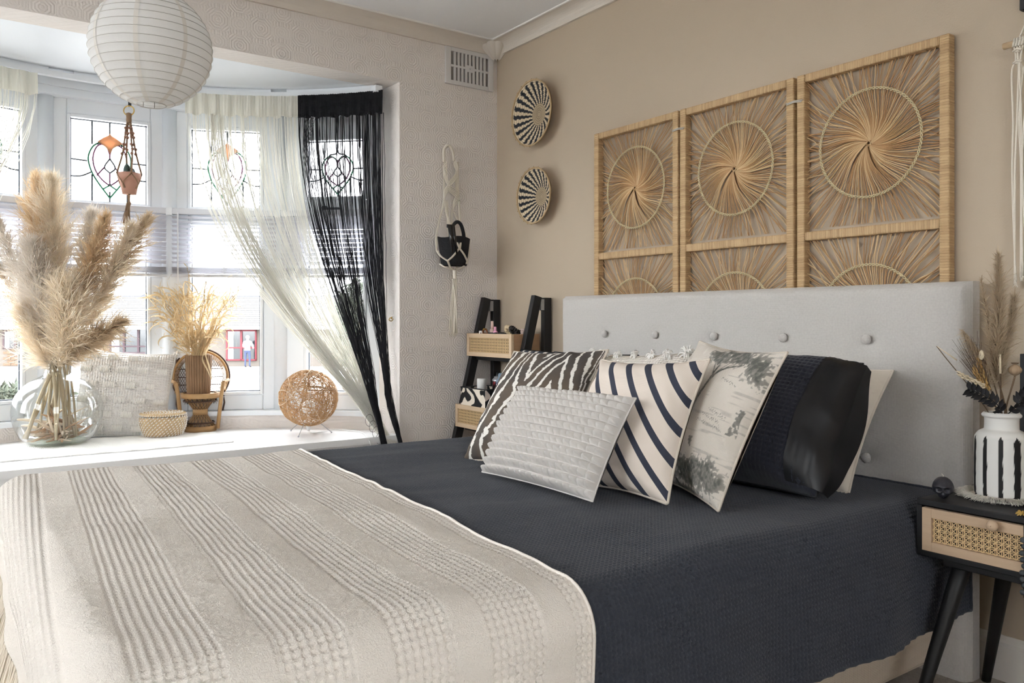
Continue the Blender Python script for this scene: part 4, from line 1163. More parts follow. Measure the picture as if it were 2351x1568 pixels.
def sunburst(yc, zc_, hw, hh, parent):
    A_, B_ = MB(), MB(); Rr = .160; N = 132
    nb = 6; sect = 2 * PI / nb
    for i in range(N):
        th = 2 * PI * (i + g.uniform(-.3, .3)) / N
        b = math.floor(th / sect); f = th / sect - b; phi = b * sect + .35
        to = th + g.normal(0, .05)
        # outer end on the rectangle
        c, s = math.cos(to), math.sin(to)
        k = min(hw / max(abs(c), 1e-6), hh / max(abs(s), 1e-6))
        out = v3(0, c * k, s * k)
        rp = v3(0, Rr * math.cos(th), Rr * math.sin(th))
        rc = .003 + .005 * f; ta = th + 1.75
        tgt = v3(0, rc * math.cos(ta), rc * math.sin(ta)); tgt = tgt + unit(tgt - rp) * .012 * (1 - f)
        midr = rp * .45 + tgt * .55 + v3(0, -math.sin(th), math.cos(th)) * .014
        xo, xi = -.016 + g.uniform(-.004, .004), -.020 - .010 * (1 - f)
        p = [out + v3(xo, 0, 0), out * .5 + rp * .5 + v3(-.019 + g.uniform(-.003, .003), g.normal(0, .002), g.normal(0, .002)), rp + v3(-.022, 0, 0), midr + v3(xi, 0, 0), tgt + v3(-.018 - .008 * (1 - f), 0, 0)]
        q = spline(p, 12) + v3(0, yc, zc_)
        (A_ if g.uniform() < .6 else B_).tube(q - so, .0018, 4, cap=False)
        # back layer strand, outer part only
        to2 = th + g.normal(.06, .05); c, s = math.cos(to2), math.sin(to2); k = min(hw / max(abs(c), 1e-6), hh / max(abs(s), 1e-6))
        if i % 2 == 0:
            (B_ if g.uniform() < .6 else A_).tube(np.array([v3(-.010, c * k, s * k), rp + v3(-.012, 0, 0), rp * .8 + v3(-.014, 0, 0)]) + v3(0, yc, zc_) - so, .0014, 4, cap=False)
    mk('spokes', A_, M_spoke, parent, kind='stuff'); mk('spokes', B_, M_spokel, parent, kind='stuff')
    rg = MB()
    for s in (0, PI):
        rg.tube(np.array([(-.028 - .0015 * math.cos(a * 44 + s), (Rr + .0030 * math.sin(a * 44 + s)) * math.cos(a), (Rr + .0030 * math.sin(a * 44 + s)) * math.sin(a)) for a in np.linspace(0, 2*PI, 361)]) + v3(0, yc, zc_) - so, .0017, 4, cap=False)
    mk('braided_ring', rg, M_ringg, parent)
for k, (ya, yb) in enumerate(((-.778, -1.252), (-1.262, -1.752), (-1.764, -2.244))):
    pn = bpy.data.objects.new('screen_panel', None); COL.objects.link(pn); pn.parent = scr
    bw = .028
    for y0, y1 in ((ya, ya - bw), (yb + bw, yb)): mk('post', rel(MB().box((-.036, y0, ZB), (-.004, y1, ZT)), so), M_wrapv, pn, smooth=False, bev=.004)
    for z0, z1 in ((ZT - .026, ZT), (ZM - .014, ZM + .014), (ZB, ZB + .026)): mk('rail', rel(MB().box((-.034, ya - bw, z0), (-.006, yb + bw, z1)), so), M_wraph, pn, smooth=False, bev=.004)
    yc = (ya + yb) / 2; hw = abs(yb - ya) / 2 - bw
    sunburst(yc, (ZT + ZM) / 2 + .002, hw, (ZT - ZM) / 2 - .022, pn)
    sunburst(yc, .945, hw, (ZM - .014) - .945, pn)
for (y, z) in ((-1.257, 1.650), (-1.758, 1.640)):
    m = MB()
    for q in range(2): m.tube(np.array([(-.039, y - .030 + .004 * q, z - .004 * q), (-.041, y, z + .003 - .004 * q), (-.039, y + .030, z - .004 * q)]) - so, .0018, 5)
    mk('twine_tie', m, M_twine, scr)

# ---------------------------------------------------------------- macrame hanger with black basket on the window wall
M_mac = mat('cream macrame cord', S(226, 218, 204), .9, bump=(260, .0015))
M_blk = mat('black woven straw', S(26, 27, 30), .85, bump=(130, .004))
M_gloss = mat('black gloss plastic', S(14, 14, 16), .12, spec=.6)
hook = P(1029, 336, 'y', -.012)
r = thing('macrame_hanger', 'cream macrame plant hanger on the wallpapered wall with a long tassel', 'macrame hanger', hook)
def WM(px, py, off=.02): return P(px, py, 'y', -off) - hook
m = MB(); m.tube(spline([WM(1019, 372), WM(1019, 345), WM(1026, 334, .024), WM(1034, 337, .024), WM(1040, 352), WM(1041, 370)], 24), .0068, 8); mk('wrapped_loop', m, M_mac, r)
m = MB()
strip = [((1018, 366), (1016, 384), (1020, 410), (1028, 432), (1020, 452), (1018, 470)), ((1041, 362), (1050, 390), (1042, 412), (1030, 428), (1044, 438), (1054, 452), (1046, 470), (1038, 486))]
for off in range(5):
    o_ = off * 4.2
    m.tube(spline([WM(1019, 366 + o_), WM(1026, 374 + o_ * 1.5, .026), WM(1018, 384 + o_), WM(1030, 416 + o_ * .8, .028)], 16), .0026, 5)
    m.tube(spline([WM(1041, 360 + o_), WM(1051, 384 + o_ * 1.0, .024), WM(1044, 402 + o_ * .8, .026), WM(1029, 418 + o_ * .8, .028)], 16), .0026, 5)
    m.tube(spline([WM(1029, 424 + o_ * .8, .028), WM(1046, 434 + o_, .026), WM(1054, 444 + o_, .024), WM(1044, 456 + o_, .026), WM(1039, 470 + o_, .022)], 16), .0026, 5)
    m.tube(spline([WM(1029, 424 + o_ * .8, .028), WM(1022, 434 + o_, .026), WM(1019, 446 + o_, .024)], 12), .0026, 5)
    m.tube([WM(1046 + off * 1.6, 372, .016), WM(1046 + off * 1.7, 430, .016), WM(1050 + off * .6, 466, .016)], .0022, 5)
    m.tube([WM(1018 + off * 1.2, 380, .015), WM(1018 + off * .6, 460, .015)], .0020, 5)
mk('knotted_band', m, M_mac, r)
BK = P(1042, 610, 'y', -.085); kb = float((BK - CAMP) @ FWD) / FPX
m = MB()
def two(pts, rr=.0027, n=24, sep=.0026):
    q = spline(pts, n)
    for s in (-1, 1): m.tube(q + v3(s * sep, 0, 0), rr, 5)
two([WM(1020, 456), WM(1028, 500, .06), WM(1046, 548, .13), WM(1055, 570, .150)]); two([WM(1054, 460), WM(1056, 500, .08), WM(1058, 545, .13), WM(1056, 570, .150)])
two([WM(1021, 458), WM(1008, 510, .06), WM(1002, 545, .09), WM(1003, 575, .10)]); two([WM(1042, 486), WM(1060, 520, .05), WM(1074, 548, .07), WM(1078, 572, .09)])
two([WM(1026, 460, .02), WM(1030, 545, .03), WM(1030, 606, .03)]); two([WM(1038, 480, .02), WM(1036, 545, .03), WM(1040, 606, .03)])
two([WM(1055, 570, .150), WM(1040, 588, .155), WM(1028, 599, .150)]); two([WM(1055, 570, .150), WM(1066, 585, .145), WM(1073, 600, .125)])
two([WM(1003, 575, .10), WM(1012, 588, .13), WM(1028, 599, .150)]); two([WM(1078, 572, .09), WM(1076, 590, .11), WM(1073, 600, .125)])
for q in ((1028, 599, .150), (1073, 600, .125), (1010, 606, .08), (1050, 612, .06)): two([WM(*q), WM(q[0] * .6 + 1044 * .4, 614, .115), WM(1044, 620, .092)])
mk('hanging_cords', m, M_mac, r)
m = MB(); m.lathe([(.006, .012), (.0095, .010), (.0085, -.012), (.0075, -.03), (.006, -.032)], 12, WM(1044, 624, .088)); mk('gathering_knot', m, M_mac, r)
m = MB(); g = np.random.default_rng(9)
for k in range(16):
    a = WM(1043 + g.normal(0, 2), 640, .085) + v3(0, g.normal(0, .004), 0); e = WM(1042 + g.normal(0, 5), 764 + g.normal(0, 4), .05) + v3(0, g.normal(0, .008), 0)
    q = spline([a, (a + e) / 2 + v3(*g.normal(0, .004, 2), 0), e], 14); m.tube(q, .0024, 5)
    for z in range(3): m.tube([e, e + v3(*g.normal(0, .007, 2), -.014)], [.0018, .0004], 4)
mk('tassel', m, M_mac, r)
r = thing('straw_basket', 'small black straw basket with arched handle held in the wall macrame', 'basket', BK)
V = []; n = 56; a = np.linspace(0, 2*PI, n + 1)
for f in np.linspace(0, 1, 19):
    rx = (31 + 9 * f) * kb; ry = .050 + .010 * f
    rip = 1 + .012 * math.sin(f * 18 * PI)
    V.append(np.c_[rx * rip * np.cos(a), ry * rip * np.sin(a), np.full(n + 1, 64 * kb * f) + .004 * f * np.sin(a * 3)])
V = np.array(V); mm = MB().grid(V); mm.grid(V[::-1] * v3(.95, .95, 1)); mk('basket_body', mm, M_blk, r)
mk('basket_bottom', MB().lathe([(.001, .004), (31 * kb, .004)], 30), M_blk, r)
hd = [(-22 * kb, -.045, 62 * kb), (-20 * kb, -.048, 82 * kb), (-8 * kb, -.048, 97 * kb), (4 * kb, -.046, 94 * kb), (12 * kb, -.044, 76 * kb), (14 * kb, -.044, 58 * kb)]
mk('handle', MB().tube(spline(hd, 24), .0085, 8), M_blk, r)
r = thing('sunglasses', 'folded black sunglasses hooked on the rim of the black basket', 'sunglasses', BK + v3(0, -.064, .06))
for dx, lean, ln in ((-32, .006, 62), (-25, .010, 66)):
    m = MB(); c = v3(dx * kb, -.008, 88 * kb - .06)
    m.tube([c, c + v3(lean, -.004, -ln * .5 * kb), c + v3(lean * 2.4, -.002, -ln * kb)], [.0115, .0085, .0035], 8); mk('temple_arm', m, M_gloss, r)
m = MB(); m.obox(v3(-29 * kb, .0, 86 * kb - .06), (.018, 0, 0), (0, .004, 0), (0, 0, .008)); mk('bridge', m, M_gloss, r, smooth=False, bev=.003)

# ---------------------------------------------------------------- ladder shelf with cane fronted boxes
M_lad = mat('black painted wood', S(22, 23, 26), .45, bump=(160, .0005))
M_oak = mat('light oak', S(214, 188, 156), .6, wood=1)
M_oakd = mat('oak side board', S(180, 142, 108), .6, wood=0)
M_cane = mat('natural cane', S(226, 196, 150), .6, var=(60, .3))
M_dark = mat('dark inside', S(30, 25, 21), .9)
def cane_sheet(W, H, pitch, sw=None):
    """open cane weave in the x-z plane, centred: paired uprights and rows plus both diagonals"""
    m = MB(); sw = sw or pitch * .13; th = .0009
    nx = int(round(W / pitch)); nz = max(2, int(round(H / pitch))); px, pz = W / nx, H / nz
    for i in range(nx + 1):
        for s in (-1, 1):
            x = -W/2 + i * px + s * pitch * .13
            if abs(x) < W/2 - .001: m.box((x - sw/2, -.0002, -H/2), (x + sw/2, th, H/2))
    for j in range(nz + 1):
        for s in (-1, 1):
            z = -H/2 + j * pz + s * pitch * .13
            if abs(z) < H/2 - .001: m.box((-W/2, -.0010, z - sw/2), (W/2, -.0001, z + sw/2))
    for sgn in (1, -1):
        for k in range(-nz - 1, nx + nz + 2):
            # line x = x0 + sgn*(z) through node corners, clipped
            pts = []
            for z in np.linspace(-H/2, H/2, 2):
                pts.append((-W/2 + (k + .0) * px + sgn * (z + H/2) * px / pz, z))
            (xa, za), (xb, zb) = pts
            if sgn < 0: pass
            def clip(xa, za, xb, zb):
                t0, t1 = 0., 1.; dx = xb - xa
                for lo, hi in ((-W/2, W/2),):
                    if abs(dx) < 1e-9: return None
                    a, b = (lo - xa) / dx, (hi - xa) / dx; a, b = min(a, b), max(a, b); t0, t1 = max(t0, a), min(t1, b)
                if t1 - t0 < .02: return None
                return (xa + dx*t0, za + (zb-za)*t0, xa + dx*t1, za + (zb-za)*t1)
            c = clip(xa, za, xb, zb)
            if c: m.bar((c[0], -.0018 if sgn > 0 else -.0024, c[1]), (c[2], -.0018 if sgn > 0 else -.0024, c[3]), .0007, sw * .9, up=(sgn * .7, 0, -.7) if False else (0, 0, 1))
    return m
lad = thing('ladder_shelf', 'black A frame ladder shelf with cane fronted oak boxes in the corner', 'shelf', (-.12, -.235, 0))
lo_ = np.array([-.12, -.235, 0])
YL, YR = -.026, -.440
for y in (YL, YR):
    mk('back_leg', rel(MB().box((-.048, y - .014, 0), (-.008, y + .014, 1.042)), lo_), M_lad, lad, smooth=False, bev=.002)
    top, bot = v3(-.082, y, 1.048), v3(-.345, y, 0.0)
    mk('front_leg', rel(MB().bar(top, bot, .042, .028, up=(0, 1, 0)), lo_), M_lad, lad, smooth=False, bev=.002)
    mk('hinge', rel(MB().box((-.066, y - .012, .985), (-.048, y + .012, 1.035)), lo_), M_metal, lad, smooth=False)
for z, x1 in ((.760, -.150), (.425, -.215), (.11, -.30)):
    mk('cross_rail', rel(MB().box((x1, YR + .014, z - .012), (x1 + .03, YL - .014, z + .006)), lo_), M_lad, lad, smooth=False, bev=.002)
    mk('cross_rail', rel(MB().box((-.045, YR + .014, z - .012), (-.015, YL - .014, z + .006)), lo_), M_lad, lad, smooth=False, bev=.002)
Ya, Yb = -.046, -.420
for (xf, z0, z1) in ((-.208, .769, .877), (-.272, .434, .541)):
    bx = bpy.data.objects.new('shelf_box', None); COL.objects.link(bx); bx.parent = lad; bx.location = (xf + .12, (Ya + Yb)/2 + .235, z0)
    bo = np.array([xf, (Ya + Yb)/2, z0]); W = Ya - Yb; H = z1 - z0; f = .020
    for q0, q1 in (((xf, Yb, z0), (xf + .014, Yb + f, z1)), ((xf, Ya - f, z0), (xf + .014, Ya, z1))): mk('front_stile', rel(MB().box(q0, q1), bo), M_oak, bx, smooth=False, bev=.0015)
    for za, zb in ((z0, z0 + f), (z1 - f, z1)): mk('front_rail', rel(MB().box((xf, Yb + f, za), (xf + .014, Ya - f, zb)), bo), M_oak, bx, smooth=False, bev=.0015)
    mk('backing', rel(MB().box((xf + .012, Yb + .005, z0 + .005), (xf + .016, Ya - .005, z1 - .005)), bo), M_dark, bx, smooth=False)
    cs = cane_sheet(W - 2*f, H - 2*f, .0128)
    cs.V = [np.stack([v[:, 1], -v[:, 0], v[:, 2]], -1) + v3(.008, 0, H/2) for v in cs.V]
    mk('cane_panel', cs, M_cane, bx, smooth=False)
    for ya in (Yb, Ya - .012): mk('side_board', rel(MB().box((xf + .014, ya, z0), (-.050, ya + .012, z1)), bo), M_oakd, bx, smooth=False)
    mk('back_board', rel(MB().box((-.058, Yb + .012, z0), (-.050, Ya - .012, z1)), bo), M_oakd, bx, smooth=False)
    mk('bottom_board', rel(MB().box((xf + .016, Yb + .012, z0), (-.058, Ya - .012, z0 + .008)), bo), M_oakd, bx, smooth=False)
    mk('tray', rel(MB().box((xf + .016, Yb + .012, z1 - .018), (-.058, Ya - .012, z1 - .010)), bo), M_oak, bx, smooth=False)
ZT1, ZT2 = .8675, .5315

# things on the top box
M_pinkp = mat('pink nail varnish', S(236, 170, 196), .2, spec=.6)
M_palec = mat('pale pink cap', S(226, 196, 186), .4)
M_tort = mat('tortoiseshell', S(120, 62, 24), .2, var=(120, .8))
M_wht = mat('white plastic', S(232, 230, 226), .4)
def bottle(label, px, py, x, mb_, cap, w, h, ch):
    p = P(px, py, 'x', x); p[2] = ZT1
    r = thing('varnish_bottle', label, 'nail varnish', p)
    mk('bottle', MB().lathe([(.001, 0), (w, 0), (w, h * .8), (w * .5, h), (.001, h)], 16), mb_, r)
    mk('cap', MB().lathe([(.001, h), (w * .62, h), (w * .55, h + ch), (.001, h + ch)], 14), cap, r)
bottle('pale pink nail varnish bottle with tall cap on the ladder shelf', 1130, 765, -.15, M_palec, M_palec, .011, .034, .034)
bottle('bright pink short nail varnish bottle beside the pale one', 1137, 765, -.17, M_pinkp, M_pinkp, .011, .024, .018)
p = P(1104, 764, 'x', -.19); p[2] = ZT1
m = MB(); m.lathe([(.001, 0), (.009, 0), (.009, .018), (.008, .022), (.001, .022)], 16, p); tag(mk('small_pot', m, M_wht), 'tiny white lidded pot at the left of the top shelf box', 'pot')
p = P(1113, 766, 'x', -.185); p[2] = ZT1
r = thing('claw_clip', 'brown tortoiseshell hair claw clip on the top shelf box', 'hair clip', p)
for s in (-1, 1):
    m = MB(); m.tube(spline([(0, s * .006, .030), (0, s * .016, .024), (.002, s * .020, .012), (0, s * .014, .002)], 12), [.004] * 12, 6); mk('claw_half', m, M_tort, r)
    for q in (-.012, .012): mk('tooth', MB().tube([(q, s * .018, .014), (q, s * .016, .004), (q * .9, s * .010, .001)], [.0025, .002, .001], 5), M_tort, r)
mk('spring', MB().tube([(-.008, 0, .030), (.008, 0, .030)], .004, 8), M_brass, r)
p = P(1148, 765, 'x', -.17); p[2] = ZT1 + .006
r = thing('hair_brush', 'flat black hair brush lying on the top shelf box', 'brush', p, .2)
mk('brush_head', MB().ball((0, -.01, .004), 1, 16, 8, (.014, .030, .007)), M_gloss, r); mk('brush_handle', MB().tube([(0, .018, .004), (0, .075, .003)], [.006, .005], 8), M_gloss, r)
M_scr1 = mat('black gold scrunchie', S(40, 34, 30), .7, var=(70, .2)); M_scr2 = mat('cream scrunchie', S(224, 204, 170), .8, var=(60, .4)); M_gold = mat('gold band', S(200, 158, 70), .4)
def scrunchie(label, px, x, mt, R, tr, tilt, dz):
    p = P(px, 762, 'x', x); p[2] = ZT1 + dz
    a = np.linspace(0, 2*PI, 73)
    q = np.c_[R * np.cos(a), R * np.sin(a), 0 * a]
    rad = tr * (1 + .22 * np.sin(a * 15))
    m = MB(); m.tube(q, rad, 10, cap=False)
    c, s = math.cos(tilt), math.sin(tilt); m.xf([[c, 0, s], [0, 1, 0], [-s, 0, c]], p)
    return tag(mk('hair_scrunchie', m, mt), label, 'scrunchie', 'scrunchies on the ladder shelf')
scrunchie('cream hair scrunchie standing on edge at the centre of the top box', 1168, -.13, M_scr2, .020, .008, 1.1, .024)
scrunchie('black and gold hair scrunchie on the top shelf box', 1180, -.13, M_scr1, .020, .009, .9, .022)
scrunchie('black hair scrunchie behind the black and gold one', 1190, -.10, M_gloss, .018, .008, .5, .016)
M_bead2 = mat('silver pink bead', S(206, 186, 178), .25, metal=.3)
p = P(1207, 762, 'x', -.10); p[2] = ZT1 + .003
r = thing('bead_bracelet', 'coiled silver pink bead bracelets piled beside the right ladder leg', 'bracelet', p)
for lay in range(3):
    for k in range(13):
        a = k * 2*PI / 13 + lay * .4; mk('bead', MB().ball((.020 * math.cos(a), .020 * math.sin(a), .005 + lay * .010), .0055, 8, 6), M_bead2, r)

# zebra print box with spray cans on the lower box
M_zbox = mat('zebra print fabric', (1, 1, 1), .85, attr=True)
def zebra_cols(U, Z, seed):
    ph = U * 62 + 1.5 * np.sin(Z * 60 + U * 20) + 2.2 * vnoise(U * 30, Z * 22, seed)
    b = np.sin(ph) > .05 + .9 * np.clip((.02 - Z) / .02, 0, 1)
    return np.where(b[..., None], np.array(S(20, 20, 22)), np.array(S(226, 216, 200)))
zp = v3(-.19, -.190, ZT2)
r = thing('zebra_box', 'black and white zebra print fabric box on the lower ladder box', 'storage box', zp)
hx, hy, hz = .075, .105, .092
corners = [(-hx, hy), (-hx, -hy), (hx, -hy), (hx, hy)]
for k in range(4):
    a, b = np.array(corners[k]), np.array(corners[(k + 1) % 4]); n = 90
    V = np.zeros((n, 36, 3)); U = np.zeros((n, 36)); 
    for i, f in enumerate(np.linspace(0, 1, n)):
        pt = a + (b - a) * f; V[i, :, 0], V[i, :, 1] = pt; V[i, :, 2] = np.linspace(0, hz, 36); U[i] = f * np.linalg.norm(b - a) + k * .31
    m = MB(); m.grid(V, zebra_cols(U, V[..., 2], 4)); mk('box_side', m, M_zbox, r)
mk('lining', MB().box((-hx + .003, -hy + .003, .002), (hx - .003, hy - .003, .07)), M_dark, r, smooth=False)
m = MB(); m.tube([(*c, hz) for c in corners + corners[:1]], .003, 6); mk('black_trim', m, M_lad, r)
def can(name, label, p, R_, H_, body, cap, capw, caph, shoulder=True):
    r = thing(name, label, 'spray can', p)
    mk('can_body', MB().lathe([(.001, 0), (R_, 0), (R_, H_), (.001, H_)], 28), body, r)
    return r
M_can2 = mat('red and black can print', S(26, 22, 24), .3, spec=.5)
t = NT(M_can2); nz = t.noise(t.coords('Object', (1, 1, .6)), 46, 4); cr = t.mix(t.math('GREATER_THAN', nz, .53), S(24, 20, 22), S(150, 34, 44)); t.link(cr, t.n['Principled BSDF'].inputs['Base Color'])
M_lil = mat('lilac can paint', S(222, 206, 226), .3, spec=.5); M_navy = mat('navy label', S(28, 36, 110), .35); M_cyan = mat('cyan label', S(70, 182, 216), .35); M_gcap = mat('grey blue cap', S(112, 130, 146), .4)
p = v3(-.205, -.175, ZT2 + .073)
r = thing('spray_can', 'spray can with plain white cap standing in the zebra box', 'spray can', p)
mk('white_cap', MB().lathe([(.001, .0), (.0225, .0), (.0225, .058), (.021, .062), (.001, .062)], 28), M_wht, r)
p = v3(-.165, -.252, ZT2 + .073)
r = thing('spray_can', 'red and black patterned spray can with black nozzle in the zebra box', 'spray can', p)
mk('can_body', MB().lathe([(.001, 0), (.027, 0), (.027, .054)], 28), M_can2, r)
mk('metal_shoulder', MB().lathe([(.028, .054), (.028, .058), (.024, .064), (.019, .068), (.019, .074), (.012, .076), (.001, .076)], 28), M_metal, r)
mk('nozzle', MB().lathe([(.011, .076), (.010, .082), (.008, .092), (.001, .093)], 16), M_lad, r)
DC = v3(-.215, -.352, ZT2)
r = thing('spray_can', 'lilac deodorant can with round navy label at the right of the lower box', 'spray can', DC)
Rd = .0235
mk('can_body', MB().lathe([(.001, 0), (Rd, 0), (Rd, .122), (Rd * .98, .124)], 40), M_lil, r)
mk('navy_band', MB().lathe([(Rd * 1.005, .122), (Rd * 1.005, .128), (Rd * .98, .128)], 40), M_navy, r)
mk('cap', MB().lathe([(Rd, .128), (Rd * .95, .140), (Rd * .66, .148), (Rd * .62, .164), (Rd * .45, .170), (.001, .170)], 32), M_gcap, r)
vd = math.atan2(CAMP[1] - DC[1], CAMP[0] - DC[0])
def on_can(u, z, off=.0004): return ((Rd + off) * math.cos(vd + u / Rd), (Rd + off) * math.sin(vd + u / Rd), z)
lab = MB(); n = 28
V = [on_can(-.004, .076)] + [on_can(-.004 + .0155 * math.cos(a), .076 + .0155 * math.sin(a)) for a in np.linspace(0, 2*PI, n, endpoint=False)]
lab.add(V, None, [(0, 1 + k, 1 + (k + 1) % n) for k in range(n)]); mk('round_label', lab, M_navy, r)
lab = MB(); lab.grid(np.array([[on_can(u, z) for z in (.012, .055)] for u in np.linspace(.003, .020, 8)])); mk('cyan_label', lab, M_cyan, r)
def text_mesh(s, size, mapf, name, mt, parent):
    cu = bpy.data.curves.new('txt', 'FONT'); cu.body = s; cu.size = size; cu.align_x = 'CENTER'; cu.align_y = 'CENTER'
    ob = bpy.data.objects.new('txt', cu); COL.objects.link(ob)
    me = bpy.data.meshes.new_from_object(ob.evaluated_get(bpy.context.evaluated_depsgraph_get()))
    bpy.data.objects.remove(ob); bpy.data.curves.remove(cu)
    for v in me.vertices: v.co = Vector(mapf(v.co.x, v.co.y))
    me.name = name; me.materials.append(mt)
    o = bpy.data.objects.new(name, me); COL.objects.link(o); o.parent = parent
    return o
text_mesh('NIVEA', .0098, lambda x, y: on_can(-.004 + x, .076 + y, .0008), 'lettering', M_wht, r)
# ---------------------------------------------------------------- bed: headboard, base, mattress
M_head = mat('pale grey linen', S(199, 195, 190), .9, weave=(.0030, .0005), var=(170, .30))
M_base = mat('beige divan fabric', S(196, 182, 164), .9, weave=(.004, .001))
M_matt = mat('white mattress ticking', S(224, 220, 214), .9)
HY0, HY1, HZ = -.648, -2.328, 1.042
bed = thing('bed', 'double divan bed with a pale grey buttoned linen headboard', 'bed', (-1.1, -1.49, 0))
bo = np.array([-1.1, -1.49, 0])
BTZ = [float(P(1978, 779, 'x', -.112)[2]), float(P(1972, 1048, 'x', -.112)[2])]
BTY = [HY0 + (HY1 - HY0) * k / 6 for k in range(1, 6)]
ny, nz = 170, 90
yy = np.linspace(HY0, HY1, ny); zz = np.linspace(.0, HZ, nz)
Y, Z = np.meshgrid(yy, zz, indexing='ij')
e = np.minimum(np.minimum(HY0 - Y, Y - HY1), HZ - Z); rr = .028
X = -.112 + np.where(e < rr, rr - np.sqrt(np.clip(rr**2 - (rr - e)**2, 0, None)), 0) 
for by in BTY:
    for bz in BTZ:
        d2 = (Y - by)**2 + (Z - bz)**2; X = X + .012 * np.exp(-d2 / (2 * .020**2)) + .006 * np.exp(-np.abs(Z - bz) / .01) * np.exp(-(Y - by)**2 / (2 * .05**2)) * .3
X = X - .002 * vnoise(Y * 4, Z * 4, 3)
m = MB(); F_ = np.stack([X, Y, Z], -1); m.grid(F_ - bo)
B_ = F_.copy(); B_[..., 0] = -.048
for a, b in ((F_[0], B_[0]), (B_[-1], F_[-1]), (F_[:, -1], B_[:, -1])): m.grid(np.stack([a, b], 0) - bo)
m.grid(B_[::-1] - bo)
hb = mk('headboard', m, M_head, bed)
for by in BTY:
    for bz in BTZ:
        q = MB().ball((0, 0, 0), 1, 18, 10, (.009, .0145, .0145)); q.V = [v + v3(-.111, by, bz) - bo for v in q.V]
        mk('button', q, M_head, hb)
mk('divan_base', rel(MB().box((-2.06, -2.250, .035), (-.115, -.725, .30)), bo), M_base, bed, smooth=False, bev=.012)
mk('mattress', rel(MB().box((-2.07, -2.255, .30), (-.115, -.72, .472)), bo), M_matt, bed, smooth=False, bev=.035, seg=4)
for x in (-1.9, -.3):
    for y in (-.85, -2.12): mk('foot', rel(MB().tube([(x, y, 0), (x, y, .036)], .025, 12), bo), M_lad, bed)

# ---------------------------------------------------------------- draped cloth over the bed
TX, TYN, TYF = -2.080, -2.262, -.745           # edges of the flat top
def drape(Xf, Yf, lift, r, ztop=.492, flare=.05, fold=.0, ff=9.0, seed=0):
    dx = np.clip(TX - Xf, 0, None); dn = np.clip(TYN - Yf, 0, None); df = np.clip(Yf - TYF, 0, None)
    dy = dn + df; sy = np.where(dn > 0, -1.0, 1.0)
    d = np.hypot(dx, dy); R = r + lift
    dirx = np.where(d > 0, dx / (d + 1e-9), 0); diry = np.where(d > 0, dy / (d + 1e-9), 0)
    q = R * PI / 2
    ang = np.clip(d / R, 0, PI / 2)
    rho = R * np.sin(ang) + np.clip(d - q, 0, None) * flare; dz = R * (1 - np.cos(ang)) + np.clip(d - q, 0, None)
    cx = np.clip(Xf, TX, None); cy = np.clip(Yf, TYN, TYF)
    hang = np.clip(d - q * .6, 0, None) / .25
    along = cx * np.abs(diry) + cy * np.abs(dirx)
    wob = fold * hang * (np.sin(along * ff + 1.0 + 2 * vnoise(along * 2, along * 0, seed)) + .5 * np.sin(along * ff * 2.3 + 2.0))
    rho = rho + wob
    und = .007 * vnoise(Xf * 3.1 + 5, Yf * 3.1 + 9, seed) + .0035 * vnoise(Xf * 9, Yf * 7, seed + 1) + .0025 * vnoise(Xf * 5 + Yf * 16, Yf * 6 - Xf * 3, seed + 2)
    und = np.maximum(und, -.004)
    X_ = cx - dirx * rho; Y_ = cy + sy * diry * rho; Z_ = ztop + lift - dz + und * np.exp(-d / .08)
    return np.stack([X_, Y_, Z_], -1)
def normals(V):
    du = np.gradient(V, axis=0); dv = np.gradient(V, axis=1)
    n = np.cross(du, dv); n /= (np.linalg.norm(n, axis=-1, keepdims=True) + 1e-12)
    return n
M_spread = mat('dark blue waffle cotton', S(56, 60, 69), .9, spec=.25, bump=(420, .0012), sheen=.15)
pt = .0105; st = pt / 3
xs = np.arange(-.120, -1.64, -st); L0 = TYF + .26; L1 = TYN - (.295 + .045)
ys = np.arange(L0, L1, -st)
Xf, Yf = np.meshgrid(xs, ys, indexing='ij')
skew = Xf + .012 * vnoise(Xf * 2, Yf * 2, 6)
Vb = drape(Xf, Yf, 0.0, .075, fold=.011, ff=10.5, seed=2, flare=.07)
# the cover is tucked in against the headboard
nrm = normals(Vb); nrm *= np.sign((nrm[..., 2:3].mean()) or 1)
ix = np.arange(len(xs)) % 3; iy = np.arange(len(ys)) % 3
hgt = np.where((ix[:, None] == 0) & (iy[None] == 0), 1.0, np.where((ix[:, None] == 0) | (iy[None] == 0), .85, 0.0))
Vd = Vb + nrm * (hgt * .0042)[..., None]
r = thing('bedspread', 'dark slate blue waffle bedspread covering the bed', 'bedspread', (-.9, -1.49, .49))
so_ = np.array([-.9, -1.49, .49])
m = MB(); m.grid(Vd - so_); mk('waffle_cloth', m, M_spread, r)
m = MB(); m.tube(Vd[:, -1][::4] - so_, .0045, 6); m.tube(Vd[0][::4] - so_, .004, 6); mk('hem', m, M_spread, r)

# ---------------------------------------------------------------- throw
M_throw = mat('cream cotton throw', S(236, 229, 220), .95, spec=.2, bump=(380, .0016))
M_fringe = mat('cream cotton fringe', S(222, 210, 192), .95)
pw = .0130; st = pw / 4
aa = np.arange(0, .925, st); L0 = TYF + .12; bb = np.arange(L0, TYN - .46, -st)
A, Bm = np.meshgrid(aa, bb, indexing='ij')
edgew = .006 * vnoise(Bm * 5, A * 0, 8) * np.clip(1 - A / .2, 0, 1)
Xf = -1.296 + .067 * (Bm + .74) - A + edgew
Vb = drape(Xf, Bm, .008, .075, fold=.010, ff=12, seed=2, flare=.05)
nrm = normals(Vb); nrm *= np.sign(nrm[..., 2].mean())
